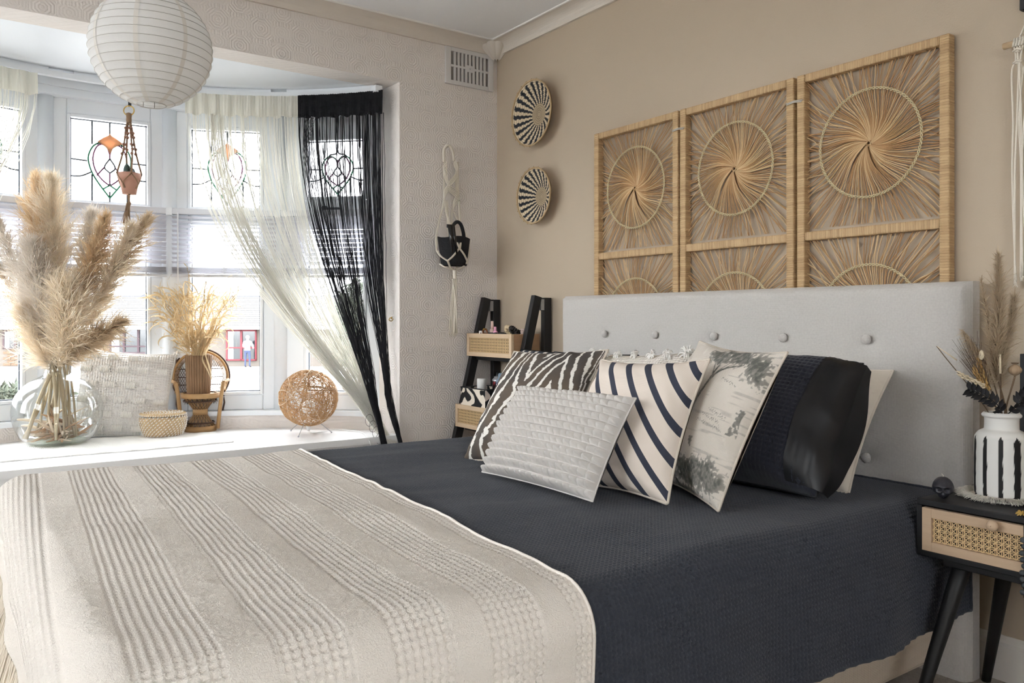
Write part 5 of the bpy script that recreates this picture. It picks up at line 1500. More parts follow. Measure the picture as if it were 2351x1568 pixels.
# waffle bands run across the bed
bands = [(0, .035), (.095, .195), (.255, .350), (.412, .512), (.578, .683), (.755, .860)]
waf = np.zeros(len(aa), bool)
for a0, a1 in bands: waf |= (aa >= a0) & (aa <= a1)
ia = np.arange(len(aa)) % 4; ib = np.arange(len(bb)) % 4
H = np.where((ia[:, None] == 0) | (ib[None] == 0), 1.0, np.where((ia[:, None] == 2) & (ib[None] == 2), 0.0, .22))
g = np.random.default_rng(4)
Hp_ = .92 + .10 * (((np.arange(len(aa))[:, None] + np.arange(len(bb))[None]) % 2) * 2 - 1) + .035 * g.normal(0, 1, A.shape)
H = np.where(waf[:, None], H, Hp_)
Vd = Vb + nrm * (H * .0062)[..., None]
r = thing('throw_blanket', 'cream cotton throw with waffle stripes over the foot of the bed', 'throw', (-1.75, -1.49, .5))
to_ = np.array([-1.75, -1.49, .5])
m = MB(); m.grid(Vd - to_); mk('woven_cloth', m, M_throw, r)
m = MB(); m.tube(Vd[0][::4] - to_, .0032, 6); mk('edge_hem', m, M_throw, r)
m = MB(); hem = Vd[-1]
L = np.r_[0, np.cumsum(np.linalg.norm(np.diff(hem, axis=0), axis=1))]
for s in np.arange(0, L[-1], .0095):
    i = int(np.searchsorted(L, s)); i = min(i, len(hem) - 1); c = hem[i]
    ln = g.uniform(.09, .135)
    out = v3(-1, 0, 0) if TYN < bb[i] else unit(v3(-.5, -1, 0))
    for q in range(6):
        e = c + v3(*g.normal(0, .006, 2), -ln * g.uniform(.8, 1.05)) + out * g.uniform(0, .012)
        m.tube([c, (c + e) / 2 + v3(*g.normal(0, .003, 2), 0) + out * .006, e], [.0014, .0012, .0006], 4)
mk('fringe', rel(m, to_), M_fringe, r, kind='stuff')

# ---------------------------------------------------------------- cushions on the bed
M_zeb = mat('zebra print linen', (1, 1, 1), .9, attr=True, uvweave=(.0022, .0005), var=(9, .12))
M_lin = mat('natural linen back', S(206, 196, 182), .9, uvweave=(.003, .0008))
def zebra_print(u, v):
    n1 = vnoise(u * 5 + 3, v * 5, 11); n2 = vnoise(u * 30, v * 30, 12) * .10 + vnoise(u * 70, v * 70, 14) * .05
    # chevrons on the right, fanning stripes on the left
    right = u + .42 * np.abs(v - .50)
    peak = u - .0 + .36 * np.clip(.42 - np.abs(v - .35), 0, 1)
    left = u * 1.10 - .25 * (v - .5) + .12 * np.abs(v - .62)
    wgt = sstep(.22, .36, u)
    ph = (left * (1 - wgt) + right * wgt) * 7.4 + .22 * n1 + n2
    # second peak shape near the right
    pk = np.abs(u - .74) * 2.2 + (v - .45) * .75
    w2 = sstep(.30, .22, np.abs(u - .74)) * sstep(.30, .45, v)
    ph = ph * (1 - w2) + (pk * 5.0 + .5 + n2) * w2
    s = ph - np.floor(ph)
    white = (s < .29 + .05 * n1)
    br = np.array(S(100, 87, 74)); br2 = np.array(S(76, 70, 66))
    f = np.clip(.5 + .9 * vnoise(u * 7, v * 7, 15), 0, 1)[..., None]
    return np.where(white[..., None], np.array(S(230, 226, 218)), br * f + br2 * (1 - f))
make_cushion('zebra_cushion', 'brown and white zebra print cushion at the left of the pile', 'cushion', (-.7516, -1.3177, .6675), 185.5, 33.6, 2.8, .425, .415, .15, M_zeb, M_lin, n=260, m_=260, col=zebra_print, seed=5, wr=.006, sag=.15)

M_bob = mat('fleece off white', S(206, 202, 197), 1.0, spec=.1, bump=(350, .0008))
def bob(Sg, Tg, X, Z):
    nu, nv = 20, 13
    a = ((Sg + 1) / 2 * nu) % 1; b = ((Tg + 1) / 2 * nv) % 1
    tri = 1 - 2 * np.abs(a - .5); trj = 1 - 2 * np.abs(b - .5)
    pyr = np.minimum(tri, trj)
    h = .60 * (1 - np.abs(2 * a - 1)**2.6) * (1 - np.abs(2 * b - 1)**2.6) + .40 * pyr
    return .020 * h * sstep(1.0, .985, np.maximum(np.abs(Sg), np.abs(Tg))) - .003
make_cushion('bobble_cushion', 'small off white fleece cushion of raised squares, frontmost of the pile', 'cushion', (-.9482, -1.665, .628), 179, 31, .7, .485, .275, .12, M_bob, n=261, m_=171, disp=bob, seed=7, wr=.004, pinch=.04, sr=.002)

M_strp = mat('striped cotton', S(222, 210, 198), .9, uvweave=(.0016, .0003))
t = NT(M_strp); tc = t.new('ShaderNodeTexCoord'); sp = t.new('ShaderNodeSeparateXYZ'); t.link(tc.outputs['UV'], sp.inputs[0])
uu = t.math('ADD', t.math('DIVIDE', sp.outputs[0], .385), .5); iv = t.math('SUBTRACT', .5, t.math('DIVIDE', sp.outputs[1], .375))
ph = t.math('SUBTRACT', t.math('SUBTRACT', uu, t.math('MULTIPLY', iv, .78)), t.math('MULTIPLY', t.math('MULTIPLY', iv, iv), .10))
fr = t.math('FRACT', t.math('ADD', t.math('MULTIPLY', ph, 5.6), 20.30))
t.link(t.mix(t.math('LESS_THAN', fr, .31), S(222, 210, 198), S(54, 58, 72)), t.n['Principled BSDF'].inputs['Base Color'])
make_cushion('striped_cushion', 'cream cushion with diagonal navy stripes in the middle of the pile', 'cushion', (-.8105, -1.8171, .668), 181.2, 27, 2.7, .385, .375, .13, M_strp, M_lin, n=90, m_=90, seed=9, wr=.005, pinch=.09)

M_gir = mat('printed linen', (1, 1, 1), .9, attr=True, uvweave=(.0026, .0006), var=(160, .10))
def giraffe(u, v):
    u = (u - .28) / .72
    base = np.array(S(210, 202, 192)); ink = np.array(S(96, 97, 92))
    K = np.zeros(u.shape)
    nz = lambda f, s: vnoise(u * f + 3.3 * s, v * f * 1.05 + 1.7 * s, s)
    leaf = nz(42, 31) + .6 * nz(90, 32)
    def blob(cx, cy, rx, ry, rot=0.0):
        c, s = math.cos(rot), math.sin(rot); x = (u - cx) * c + (v - cy) * s; y = -(u - cx) * s + (v - cy) * c
        return 1 - np.hypot(x / rx, y / ry)
    # acacia crown along the top
    crown = np.maximum.reduce([blob(.34, .885, .20, .060), blob(.22, .93, .13, .045), blob(.62, .915, .34, .075, -.12), blob(.86, .865, .22, .105, -.3), blob(.52, .95, .2, .05)]) + .20 * nz(9, 33)
    K = np.maximum(K, ((crown + .42 * leaf - .10) > 0) * np.clip(.55 + crown, .5, 1))
    def line(pts, w0, w1):
        out = np.zeros(u.shape, bool); q = spline([(a, b, 0) for a, b in pts], 40)
        for i, (x, y, _) in enumerate(q): out |= ((u - x)**2 + (v - y)**2) < (w0 + (w1 - w0) * i / 39)**2
        return out
    for pts, a, b in (([(.335, .44), (.36, .58), (.40, .70), (.41, .80), (.39, .90)], .020, .008), ([(.395, .69), (.47, .78), (.58, .83), (.70, .86)], .014, .005), ([(.43, .75), (.50, .84), (.52, .90)], .008, .004), ([(.40, .76), (.33, .84), (.26, .90)], .008, .004), ([(.50, .80), (.60, .88)], .006, .003)):
        K = np.maximum(K, line(pts, a, b) * .95)
    # spotted giraffe neck and body
    body = np.maximum.reduce([blob(.245, .42, .115, .12), blob(.215, .56, .058, .15, -.15), blob(.20, .70, .035, .10, -.1), blob(.28, .33, .10, .08)])
    cell = np.abs(nz(26, 35)) + .35 * np.abs(nz(50, 36))
    K = np.maximum(K, ((body > 0) & (cell > .13)) * .95)
    # palm fronds
    for i, an in enumerate(np.linspace(-.2, 3.3, 17)):
        x0, y0 = .24, .20; ln = .17 + .06 * math.sin(i * 2.3)
        c, s = math.cos(an), math.sin(an); x = (u - x0) * c + (v - y0) * s; y = -(u - x0) * s + (v - y0) * c + x * x * .9
        fr = (x > 0) & (x < ln) & (np.abs(y) < .018 * (1 - x / ln) + .010 * np.abs(np.sin(x * 160 + y * 90)))
        K = np.maximum(K, fr * .9)
    K = np.maximum(K, ((blob(.24, .24, .15, .13) + .5 * leaf) > .35) * .85)
    # lower tree with leaning trunk
    low = np.maximum.reduce([blob(.50, .145, .22, .075, -.05), blob(.70, .165, .24, .085, .1), blob(.86, .13, .16, .08), blob(.60, .085, .26, .06)]) + .2 * nz(10, 38)
    K = np.maximum(K, ((low + .42 * leaf - .08) > 0) * np.clip(.55 + low, .5, 1))
    K = np.maximum(K, line([(.40, .02), (.34, .08), (.31, .16), (.24, .22)], .012, .007) * .95)
    K = np.maximum(K, ((blob(.5, .015, .4, .03) + .5 * leaf) > .4) * .7)
    # handwritten lines
    for j, (x0, y0, ln) in enumerate(((.60, .530, .24), (.54, .495, .27), (.50, .455, .36), (.58, .74, .20))):
        t = (u - x0) / ln; y = y0 - .03 * t + .0085 * np.sin(u * 230 + j) * (.4 + .6 * np.abs(np.sin(u * 47 + 2 * j))) + .004 * np.sin(u * 410)
        K = np.maximum(K, ((t > 0) & (t < 1) & (np.abs(v - y) < .0034) & (np.sin(u * 90 + j * 2) > -.85)) * .8)
    # small portrait plate at the right edge
    K = np.maximum(K, ((np.abs(u - .93) < .035) & (np.abs(v - .50) < .085) & (leaf + (.62 - v) * 2 > .15)) * .8)
    K = np.maximum(K, ((blob(.52, .315, .03, .05, .5) + .5 * leaf) > .3) * .8)
    streak = np.clip((vnoise(u * 6, v * 90, 41) - .55) * 1.5, 0, .35) * (u > .35)
    K = np.maximum(K, streak)
    K = np.clip(K * (.88 + .22 * leaf), 0, 1)[..., None]
    return base * (1 - K) + ink * K
make_cushion('giraffe_cushion', 'natural linen cushion printed with grey trees and a giraffe', 'cushion', (-.6765, -1.9583, .690), 164.9, 26, -2.7, .378, .405, .13, M_gir, M_lin, n=270, m_=290, col=giraffe, seed=12, wr=.006, pinch=.08)

# dark waffle pillow with satin end
M_wpil = mat('dark waffle pillowcase', S(44, 46, 55), .9, spec=.2, bump=(420, .001), sheen=.15)
M_satin = mat('black satin flange', S(22, 23, 27), .45, spec=.4, bump=(7, .0012))
def waf_d(pitch, amp):
    def f(Sg, Tg, X, Z):
        a = (X / pitch) % 1; b = (Z / pitch) % 1
        return amp * np.clip(np.maximum(np.abs(np.cos(a * PI)), np.abs(np.cos(b * PI))) * 1.6 - .8, 0, 1) * sstep(1, .93, np.maximum(np.abs(Sg), np.abs(Tg)))
    return f
r, info = make_cushion('waffle_pillow', 'thick dark waffle pillow with a black satin end, right of the giraffe cushion', 'pillow', (-.470, -1.925, .672), 184, 36, 0, .52, .385, .22, M_wpil, M_satin, n=200, m_=150, disp=waf_d(.0125, .004), seed=15, wr=.006, pinch=.03, p=3.2, q=.45, flat_back=.9)
X, D, Z, Sg, Tg = info
n1, n2 = 30, 24; V = np.zeros((n1, n2, 3)); g = np.random.default_rng(3)
for i, t in enumerate(np.linspace(-.94, .94, n1)):
    j = int((np.sign(t) * abs(t) ** (1/.92) + 1) / 2 * 149)
    row_d = D[:, j]; xx = X[:, j]; k0 = int(.86 * 199)
    for q, f in enumerate(np.linspace(0, 1, n2)):
        if f < .6:
            kk = k0 + int((199 - k0) * f / .6); V[i, q] = (xx[kk] + .004 + .022 * f, -max(row_d[kk] * (1 - .35 * f), .012) - .004, Z[kk, j])
        else:
            V[i, q] = (xx[-1] + .020 + .003 * math.sin(t * 7), -.012 + .10 * (f - .6) / .4 * (1 - t * t * .8), Z[-1, j])
    V[i, :, 0] += .0015 * np.sin(t * 9 + np.linspace(0, 3, n2))
m = MB(); m.grid(V); mk('satin_flange', m, M_satin, r)

M_cpil = mat('cream cotton pillowcase', S(214, 204, 190), .85, bump=(9, .012))
c = (P(2046, 880, 'x', -.150) + P(1945, 1112, 'z', .512)) / 2
make_cushion('cream_pillow', 'plain cream pillow leaning on the headboard behind the dark pillow', 'pillow', (c[0], c[1] + .29, c[2] + .005), 182, 36, 0, .58, .385, .12, M_cpil, n=80, m_=60, seed=18, wr=.006, pinch=.05)

# navy cushion with white stripes behind the zebra one
M_bstr = mat('dark knit with white stripes', (1, 1, 1), .95, attr=True, uvweave=(.005, .002))
def bstripe(u, v):
    ph = (u + .10 * (v - .5) + .02 * np.sin(u * 7)) * 11.5; s = ph - np.floor(ph)
    return np.where((s < .34)[..., None], np.array(S(214, 208, 200)), np.array(S(52, 55, 66)))
make_cushion('striped_cushion', 'dark cushion with thin white stripes showing behind the zebra cushion', 'cushion', (-.430, -1.055, .660), 180, 20, 0, .67, .345, .15, M_bstr, n=180, m_=60, col=bstripe, disp=waf_d(.011, .002), seed=20, wr=.006, pinch=.05)
make_cushion('waffle_pillow', 'dark waffle pillow at the far left behind the white striped one', 'pillow', (-.270, -1.05, .652), 180, 18, 0, .62, .33, .15, M_wpil, n=120, m_=80, disp=waf_d(.0125, .004), seed=21, wr=.006, pinch=.04)
make_cushion('waffle_pillow', 'dark waffle pillow just seen behind the white tufted cushion', 'pillow', (-.305, -1.475, .655), 180, 24, 0, .30, .34, .14, M_wpil, n=90, m_=80, disp=waf_d(.0125, .004), seed=22, wr=.006, pinch=.06)
# white knitted cushion with tassels
M_knit = mat('white knitted cotton', S(226, 220, 210), .95, uvweave=(.007, .003))
r, info = make_cushion('tasselled_cushion', 'white knitted cushion with yarn tassels between the striped and giraffe cushions', 'cushion', (-.620, -1.600, .672), 183, 25, 3.0, .385, .370, .14, M_knit, n=80, m_=80, seed=25, wr=.006, pinch=.06)
X, D, Z, Sg, Tg = info; g = np.random.default_rng(6)
for k, (u, v) in enumerate([(x, .93) for x in (-.9, -.62, -.3, .02, .36, .66)] + [(x, .62) for x in (-.45, 0, .45)] + [(.93, .96), (-.93, .96)]):
    i = int((np.sign(u) * abs(u) ** (1/.92) + 1) / 2 * 79); j = int((np.sign(v) * abs(v) ** (1/.92) + 1) / 2 * 79)
    c = v3(X[i, j], -D[i, j] - .004, Z[i, j]); tf = MB(); big = 1.7 if abs(u) > .9 else 1.0
    for q in range(16):
        d = unit(v3(g.normal(0, 1), -abs(g.normal(.6, .5)), g.normal(-.1, .8))) * .016 * big
        tf.tube(spline([c, c + d * .7 + v3(0, -.004, .004), c + d * 1.1 + v3(0, 0, -.004)], 6), [.0030 * big ** .5, .0034 * big ** .5, .0032, .0030, .0026, .0014], 5)
    mk('yarn_tassel', tf, M_yarn, r)
# ---------------------------------------------------------------- nightstand
M_blkw = mat('black stained wood', S(20, 20, 23), .5, wood=1)
M_oakn = mat('oak drawer frame', S(198, 172, 144), .6, wood=1)
NX0, NX1, NY0, NY1, NZ0, NZ1 = -.392, -.022, -2.345, -2.745, .388, .520
ns = thing('nightstand', 'black nightstand with cane fronted oak drawer and splayed legs', 'nightstand', (-.21, -2.545, 0))
no = np.array([-.21, -2.545, 0])
mk('top_board', rel(MB().box((NX0, NY1, NZ1 - .014), (NX1, NY0, NZ1)), no), M_blkw, ns, smooth=False, bev=.0015)
mk('bottom_board', rel(MB().box((NX0 + .002, NY1, NZ0), (NX1, NY0, NZ0 + .012)), no), M_blkw, ns, smooth=False, bev=.0015)
for y0, y1 in ((NY0, NY0 - .012), (NY1 + .012, NY1)): mk('side_panel', rel(MB().box((NX0, y0, NZ0 + .012), (NX1, y1, NZ1 - .014)), no), M_blkw, ns, smooth=False)
mk('back_panel', rel(MB().box((NX1 - .008, NY1 + .012, NZ0 + .012), (NX1, NY0 - .012, NZ1 - .014)), no), M_blkw, ns, smooth=False)
dz0, dz1, dy0, dy1, dxf = NZ0 + .014, NZ1 - .018, NY0 - .014, NY1 + .014, NX0 - .004
dr = bpy.data.objects.new('drawer', None); COL.objects.link(dr); dr.parent = ns; dr.location = np.array([dxf, (dy0 + dy1)/2, dz0]) - no
do = np.array([dxf, (dy0 + dy1)/2, dz0]); f = .022; W = dy0 - dy1; H = dz1 - dz0
for ya, yb in ((dy0 - f, dy0), (dy1, dy1 + f)): mk('drawer_stile', rel(MB().box((dxf, ya, dz0), (dxf + .016, yb, dz1)), do), M_oakn, dr, smooth=False, bev=.0012)
for za, zb in ((dz0, dz0 + f), (dz1 - f, dz1)): mk('drawer_rail', rel(MB().box((dxf, dy1 + f, za), (dxf + .016, dy0 - f, zb)), do), M_oakn, dr, smooth=False, bev=.0012)
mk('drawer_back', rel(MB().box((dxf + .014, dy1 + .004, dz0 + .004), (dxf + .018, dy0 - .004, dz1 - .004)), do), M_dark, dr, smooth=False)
cs = cane_sheet(W - 2*f, H - 2*f, .0138, .0017)
cs.V = [np.stack([v[:, 1], -v[:, 0], v[:, 2]], -1) + v3(.009, 0, H/2) for v in cs.V]
mk('cane_panel', cs, M_cane, dr, smooth=False)
kp = P(2286, 1205, 'x', dxf) - do
kn = MB().lathe([(.006, 0), (.006, .006), (.010, .009), (.0125, .015), (.011, .021), (.004, .0235), (.001, .0236)], 24)
kn.V = [np.stack([-v[:, 2], v[:, 1], v[:, 0]], -1) + kp for v in kn.V]; mk('knob', kn, M_oakn, dr)
for tp, bt in (((-.330, -2.425, NZ0), (-.455, -2.365, 0)), ((-.090, -2.420, NZ0), (-.050, -2.345, 0)), ((-.330, -2.665, NZ0), (-.455, -2.725, 0)), ((-.090, -2.665, NZ0), (-.050, -2.735, 0))):
    mk('leg', rel(MB().tube(np.linspace(tp, bt, 6), np.linspace(.021, .011, 6), 14), no), M_blkw, ns)
mk('leg_rail', rel(MB().box((-.36, -2.70, NZ0 - .022), (-.06, -2.39, NZ0)), no), M_blkw, ns, smooth=False, bev=.002)

# fringed round mat, striped vase
VP = v3(-.232, -2.462, NZ1); 
M_cot = mat('cream cotton mat', S(236, 231, 220), .95, bump=(300, .002))
r = thing('fringed_mat', 'round cream cotton mat with a bushy fringe under the striped vase', 'mat', VP)
mk('mat_disc', MB().lathe([(.001, .0005), (.072, .0005), (.074, .003), (.072, .005), (.001, .005)], 40), M_cot, r)
m = MB(); g = np.random.default_rng(5)
for k in range(1500):
    a = g.uniform(0, 2*PI); c = v3(.070 * math.cos(a), .070 * math.sin(a), .004); d = v3(math.cos(a + g.normal(0, .45)), math.sin(a + g.normal(0, .45)), 0)
    e = c + d * .022 * g.uniform(.6, 1.15) + v3(0, 0, .010 * g.uniform(-.3, 1)); e[2] = max(e[2], .001)
    m.tube([c, (c + e) / 2 + v3(0, 0, .006), e], [.0010, .0009, .0004], 3, cap=False)
mk('fringe', m, M_cot, r, kind='stuff')
M_vs = mat('painted ceramic', (1, 1, 1), .55, attr=True)
vb = VP + v3(0, 0, .0055)
prof = [(.001, .0), (.050, .0), (.0545, .004), (.057, .014), (.0575, .06), (.0565, .130), (.054, .143), (.047, .152), (.038, .157), (.036, .162), (.036, .184), (.040, .187), (.0415, .191), (.039, .195), (.034, .194), (.033, .15)]
pr = spline([(a, b, 0) for a, b in prof], 90)[:, :2]; na = 220; A_ = np.linspace(0, 2*PI, na + 1)
V = np.stack([np.c_[q[0] * np.cos(A_), q[0] * np.sin(A_), np.full(na + 1, q[1])] for q in pr])
vd = math.atan2(CAMP[1] - VP[1], CAMP[0] - VP[0]); C_ = np.zeros(V.shape) + np.array(S(222, 221, 217))
for k, (dc, wd) in enumerate(((-.62, .085), (-.03, .085), (.58, .14), (1.25, .12), (-1.25, .12), (1.9, .1), (2.5, .12), (3.1, .1), (-1.9, .1), (-2.5, .1))):
    dd = (A_ - (vd + dc) + PI) % (2*PI) - PI
    for i, q in enumerate(pr):
        top = .146 + .004 * math.sin(k * 3)
        ww = wd * (1 + .12 * math.sin(q[1] * 190 + k)) * min(1, max(0, (top - q[1]) / .012))
        if q[1] < .147 and i < 78: C_[i][np.abs(dd) < ww] = np.array(S(16, 16, 18))
r = thing('striped_vase', 'white ceramic vase with hand painted black vertical stripes', 'vase', vb)
m = MB(); m.grid(V, C_); mk('vase_body', m, M_vs, r)

# dried flowers in the striped vase
KN = float((VP - CAMP) @ FWD) / FPX
NK = vb + v3(0, 0, .17)
px0 = float(1175.5 + FPX * ((VP - CAMP) @ RGT) / ((VP - CAMP) @ FWD)); py0 = 735 - FPX * (NK[2] - CAMP[2]) / (KN * FPX)
def NL(px, py, d=0.0): return NK + RGT * (px - px0) * KN + v3(0, 0, (py0 - py) * KN) + FWD * d
M_reed = mat('dried reed', S(196, 178, 152), .9, var=(30, .4), transl=(.25, S(200, 180, 150)))
M_wheat = mat('wheat gold', S(206, 170, 110), .8, var=(30, .4)); M_awn = mat('dark wheat awn', S(92, 76, 64), .8)
M_eu = mat('black dyed leaves', S(26, 27, 31), .6); M_pod = mat('poppy pod', S(176, 152, 124), .8, var=(30, .5)); M_cr = mat('cream seed head', S(226, 212, 184), .9, bump=(200, .003)); M_stemb = mat('brown stem', S(112, 92, 72), .8)
def reed(label, tip, bot, w, n, seed, d=0.0, droop=.3):
    g = np.random.default_rng(seed); o = thing('dried_reed', label, 'dried flower', NK, 0, 'dried flowers in the striped vase')
    T_, B_ = NL(*tip, d) - NK, NL(*bot, d * .5) - NK
    ax = spline([v3(*g.normal(0, .008, 2), -.14), v3(*g.normal(0, .006, 2), .01), B_, B_ * .5 + T_ * .5 + v3(.004, 0, 0), T_], 30)
    mk('stem', MB().tube(ax, np.linspace(.0022, .0006, 30), 5), M_stemb, o)
    t = g.uniform(.40, 1, n); idx = t * 29; i0 = np.minimum(idx.astype(int), 28); f = (idx - i0)[:, None]
    root = ax[i0] * (1 - f) + ax[i0 + 1] * f; tg = unit(T_ - B_)
    rd = g.normal(0, 1, (n, 3)); rd /= np.linalg.norm(rd, axis=1)[:, None]; al = g.uniform(.25, .8, n)
    d0 = tg * np.cos(al)[:, None] + rd * np.sin(al)[:, None]
    Ln = w * KN * np.interp(t, [.4, .6, .85, 1], [.7, 1, .7, .35]) * g.uniform(.4, 1.1, n)
    u = np.linspace(0, 1, 5); PTS = root[:, None] + d0[:, None] * (Ln[:, None] * u)[..., None] + v3(0, 0, -droop) * (Ln[:, None] * u**2)[..., None] + g.normal(0, .2, (n, 1, 3)) * (Ln[:, None] * u**2)[..., None]
    sd = np.cross(d0, g.normal(0, 1, (n, 3))); sd /= np.linalg.norm(sd, axis=1)[:, None]
    mk('feathery_head', MB().ribbons(PTS, np.array([.0010, .0016, .0016, .0012, .0003])[None] * g.uniform(.5, 1.2, n)[:, None], sd), M_reed, o, kind='stuff')
reed('tallest feathery dried reed rising up the wall from the striped vase', (2292, 590), (2290, 850), 66, 2200, 1, .0)
reed('side shoot of dried reed left of the tallest one', (2258, 640), (2282, 830), 36, 600, 2, .01)
reed('short dried reed leaning left above the wheat', (2205, 760), (2268, 850), 46, 700, 3, -.01, .8)
reed('dried reed leaning right of the tallest one', (2335, 680), (2300, 850), 56, 1000, 4, .01)
def wheat(label, tip, bot, seed, awn, mt, d=0.0):
    g = np.random.default_rng(seed); o = thing('wheat_ear', label, 'dried flower', NK, 0, 'dried flowers in the striped vase')
    T_, B_ = NL(*tip, d) - NK, NL(*bot, d) - NK
    mk('stem', MB().tube(spline([v3(0, 0, -.14), v3(0, 0, .0), B_], 16), .0013, 5), M_stemb, o)
    ea = MB(); ax = T_ - B_; dn = unit(ax); s1 = unit(np.cross(dn, FWD)); s2 = np.cross(dn, s1); aw = MB()
    for k in range(26):
        c = B_ + ax * k / 26; a = k * 2.4; rd = s1 * math.cos(a) + s2 * math.sin(a)
        ea.tube([c, c + rd * .0045 + dn * .005, c + rd * .0040 + dn * .014], [.0008, .0030, .0006], 5)
        if awn: aw.tube([c + rd * .004 + dn * .012, c + rd * .010 + dn * awn * .5, c + rd * (.018 + .006 * g.normal()) + dn * awn * g.uniform(.8, 1.15)], [.0006, .0005, .0003], 3, cap=False)
    mk('ear', ea, mt, o)
    if awn: mk('awns', aw, M_awn, o, kind='stuff')
wheat('bearded wheat ear with long dark awns pointing left', (2226, 848), (2254, 900), 1, .085, M_wheat, -.02)
wheat('golden bearded wheat ear beside the bunny tail', (2240, 826), (2264, 900), 2, .07, M_wheat, -.01)
wheat('pale cream grass ear bending low to the left', (2188, 858), (2246, 886), 3, 0, M_cr, -.03)
def stemmed(name, label, top, d, builder):
    o = thing(name, label, 'dried flower', NK, 0, 'dried flowers in the striped vase'); T_ = NL(*top, d) - NK
    mk('stem', MB().tube(spline([v3(.0, 0, -.14), v3(T_[0] * .1, T_[1] * .1, .0), T_], 14), .0020 if name == 'poppy_pod' else .0011, 6), M_stemb, o)
    builder(o, T_)
def pod(o, T_):
    n = 40; a = np.linspace(0, 2*PI, n + 1); V = []
    for q in np.linspace(.02, 1, 14): s = .0135 * math.sin(PI * q) ** .7 * (1 + .07 * np.cos(a * 10)); V.append(np.c_[s * np.cos(a), s * np.sin(a), np.full(n + 1, .028 * q)])
    m = MB().grid(np.array(V)); m.V = [v + T_ for v in m.V]; mk('pod', m, M_pod, o)
    m = MB().lathe([(.001, .028), (.006, .028), (.0085, .031), (.001, .0305)], 16, T_); mk('crown', m, M_stemb, o)
stemmed('poppy_pod', 'ribbed dried poppy pod at the right of the bouquet', (2318, 862), -.02, pod)
stemmed('bunny_tail', 'small cream bunny tail seed head above the wheat', (2242, 822), -.02, lambda o, T_: mk('seed_head', MB().ball(T_ + v3(0, 0, .008), 1, 14, 10, (.006, .006, .0115)), M_cr, o))
stemmed('pale_stem', 'thin pale flat stem upright in the bouquet', (2279, 812), -.03, lambda o, T_: mk('pale_tip', MB().tube([T_, T_ + v3(0, 0, -.045)], [.0016, .0028], 6), M_cr, o))
stemmed('pale_stem', 'thin pale curved stem reaching furthest left of the bouquet', (2140, 794), -.02, lambda o, T_: mk('pale_tip', MB().tube([T_, T_ + (NL(2186, 826, -.02) - NK - T_)], [.0010, .0016], 6), M_cr, o))
def eucal(label, pts, seed, d):
    g = np.random.default_rng(seed); o = thing('dark_leaf_spray', label, 'dried flower', NK, 0, 'dried flowers in the striped vase')
    q = spline([v3(0, 0, -.13), v3(0, 0, -.005)] + [NL(*p_, d) - NK for p_ in pts], 30); mk('stem', MB().tube(q, .0013, 5), M_eu, o)
    for i in range(12, 30, 2):
        c = q[i]; tg = unit(q[min(29, i + 1)] - q[i - 1])
        for s in (-1, 1):
            d_ = unit(tg * .7 + np.cross(tg, FWD) * s + FWD * g.normal(0, .3)); sd = unit(np.cross(d_, FWD + v3(0, 0, .3))); n_ = np.cross(d_, sd)
            V = np.array([[c + d_ * .022 * t + sd * w_ * .0065 * math.sin(PI * min(.97, t + .04)) + n_ * (.002 * abs(w_)) for w_ in (-1, 0, 1)] for t in np.linspace(0, 1, 6)])
            mk('leaf', MB().grid(V), M_eu, o)
eucal('spray of black leaves curving out to the left of the vase', [(2275, 930), (2240, 905), (2205, 890)], 1, -.03)
eucal('spray of black leaves at the right picture edge', [(2315, 930), (2332, 905), (2352, 895)], 2, -.03)

# skull candle
M_sk = mat('black wax', S(44, 44, 50), .34, spec=.5)
SKP = P(2165, 1143, 'z', NZ1); SKP[2] = NZ1
ks = float((SKP - CAMP) @ FWD) / FPX
r = thing('skull_candle', 'small black skull shaped candle at the front corner of the nightstand', 'candle', SKP, math.atan2(CAMP[1] - SKP[1], CAMP[0] - SKP[0]) + PI/2)
n1, n2 = 72, 54; th_ = np.linspace(.03, PI - .03, n2); ph_ = np.linspace(0, 2*PI, n1 + 1)
PH, THt = np.meshgrid(ph_, th_, indexing='ij')
sx = np.sin(THt) * np.cos(PH); sy = np.sin(THt) * np.sin(PH); sz = np.cos(THt)      # front is -y
Rk = np.ones(PH.shape)
jaw = sstep(-.25, -.75, sz); Rk *= 1 - .26 * jaw * np.abs(sx)
front = np.clip(-sy, 0, 1)
for s in (-1, 1):
    Rk -= .34 * np.exp(-((((sx - s * .36) / .17)**2 + ((sz + .02) / .16)**2))**1.5) * (front > .2)
    Rk += .05 * np.exp(-(((sx - s * .58) / .16)**2 + ((sz + .32) / .12)**2)) * (front > 0)
    Rk -= .10 * np.exp(-(((sx - s * .80) / .16)**2 + ((sz + .62) / .2)**2))
Rk += .05 * np.exp(-((sz - .20) / .10)**2) * front
Rk -= .24 * np.exp(-((sx / .09)**2 + ((sz + .33) / .11)**2)) * (front > .2)
Rk += .08 * np.exp(-((sx / .42)**2 + ((sz + .68) / .22)**2)) * front
Rk -= .08 * np.exp(-((sz + .66) / .03)**2) * front * (np.abs(sx) < .42)
Rk -= .02 * (np.cos(sx * 40) > .75) * (np.abs(sz + .64) < .13) * front * (np.abs(sx) < .42)
Rb_ = 24.5 * ks
V = np.stack([sx * Rk * .92, sy * Rk * 1.05, np.maximum(sz * Rk * 1.06, -.94) + .94], -1) * Rb_
m = MB(); m.grid(V); mk('skull_body', m, M_sk, r)
mk('wick', MB().tube([(0, 0, 1.96 * Rb_), (.001, 0, 2.1 * Rb_), (-.003, 0, 2.25 * Rb_)], .0009, 5), M_mac, r)

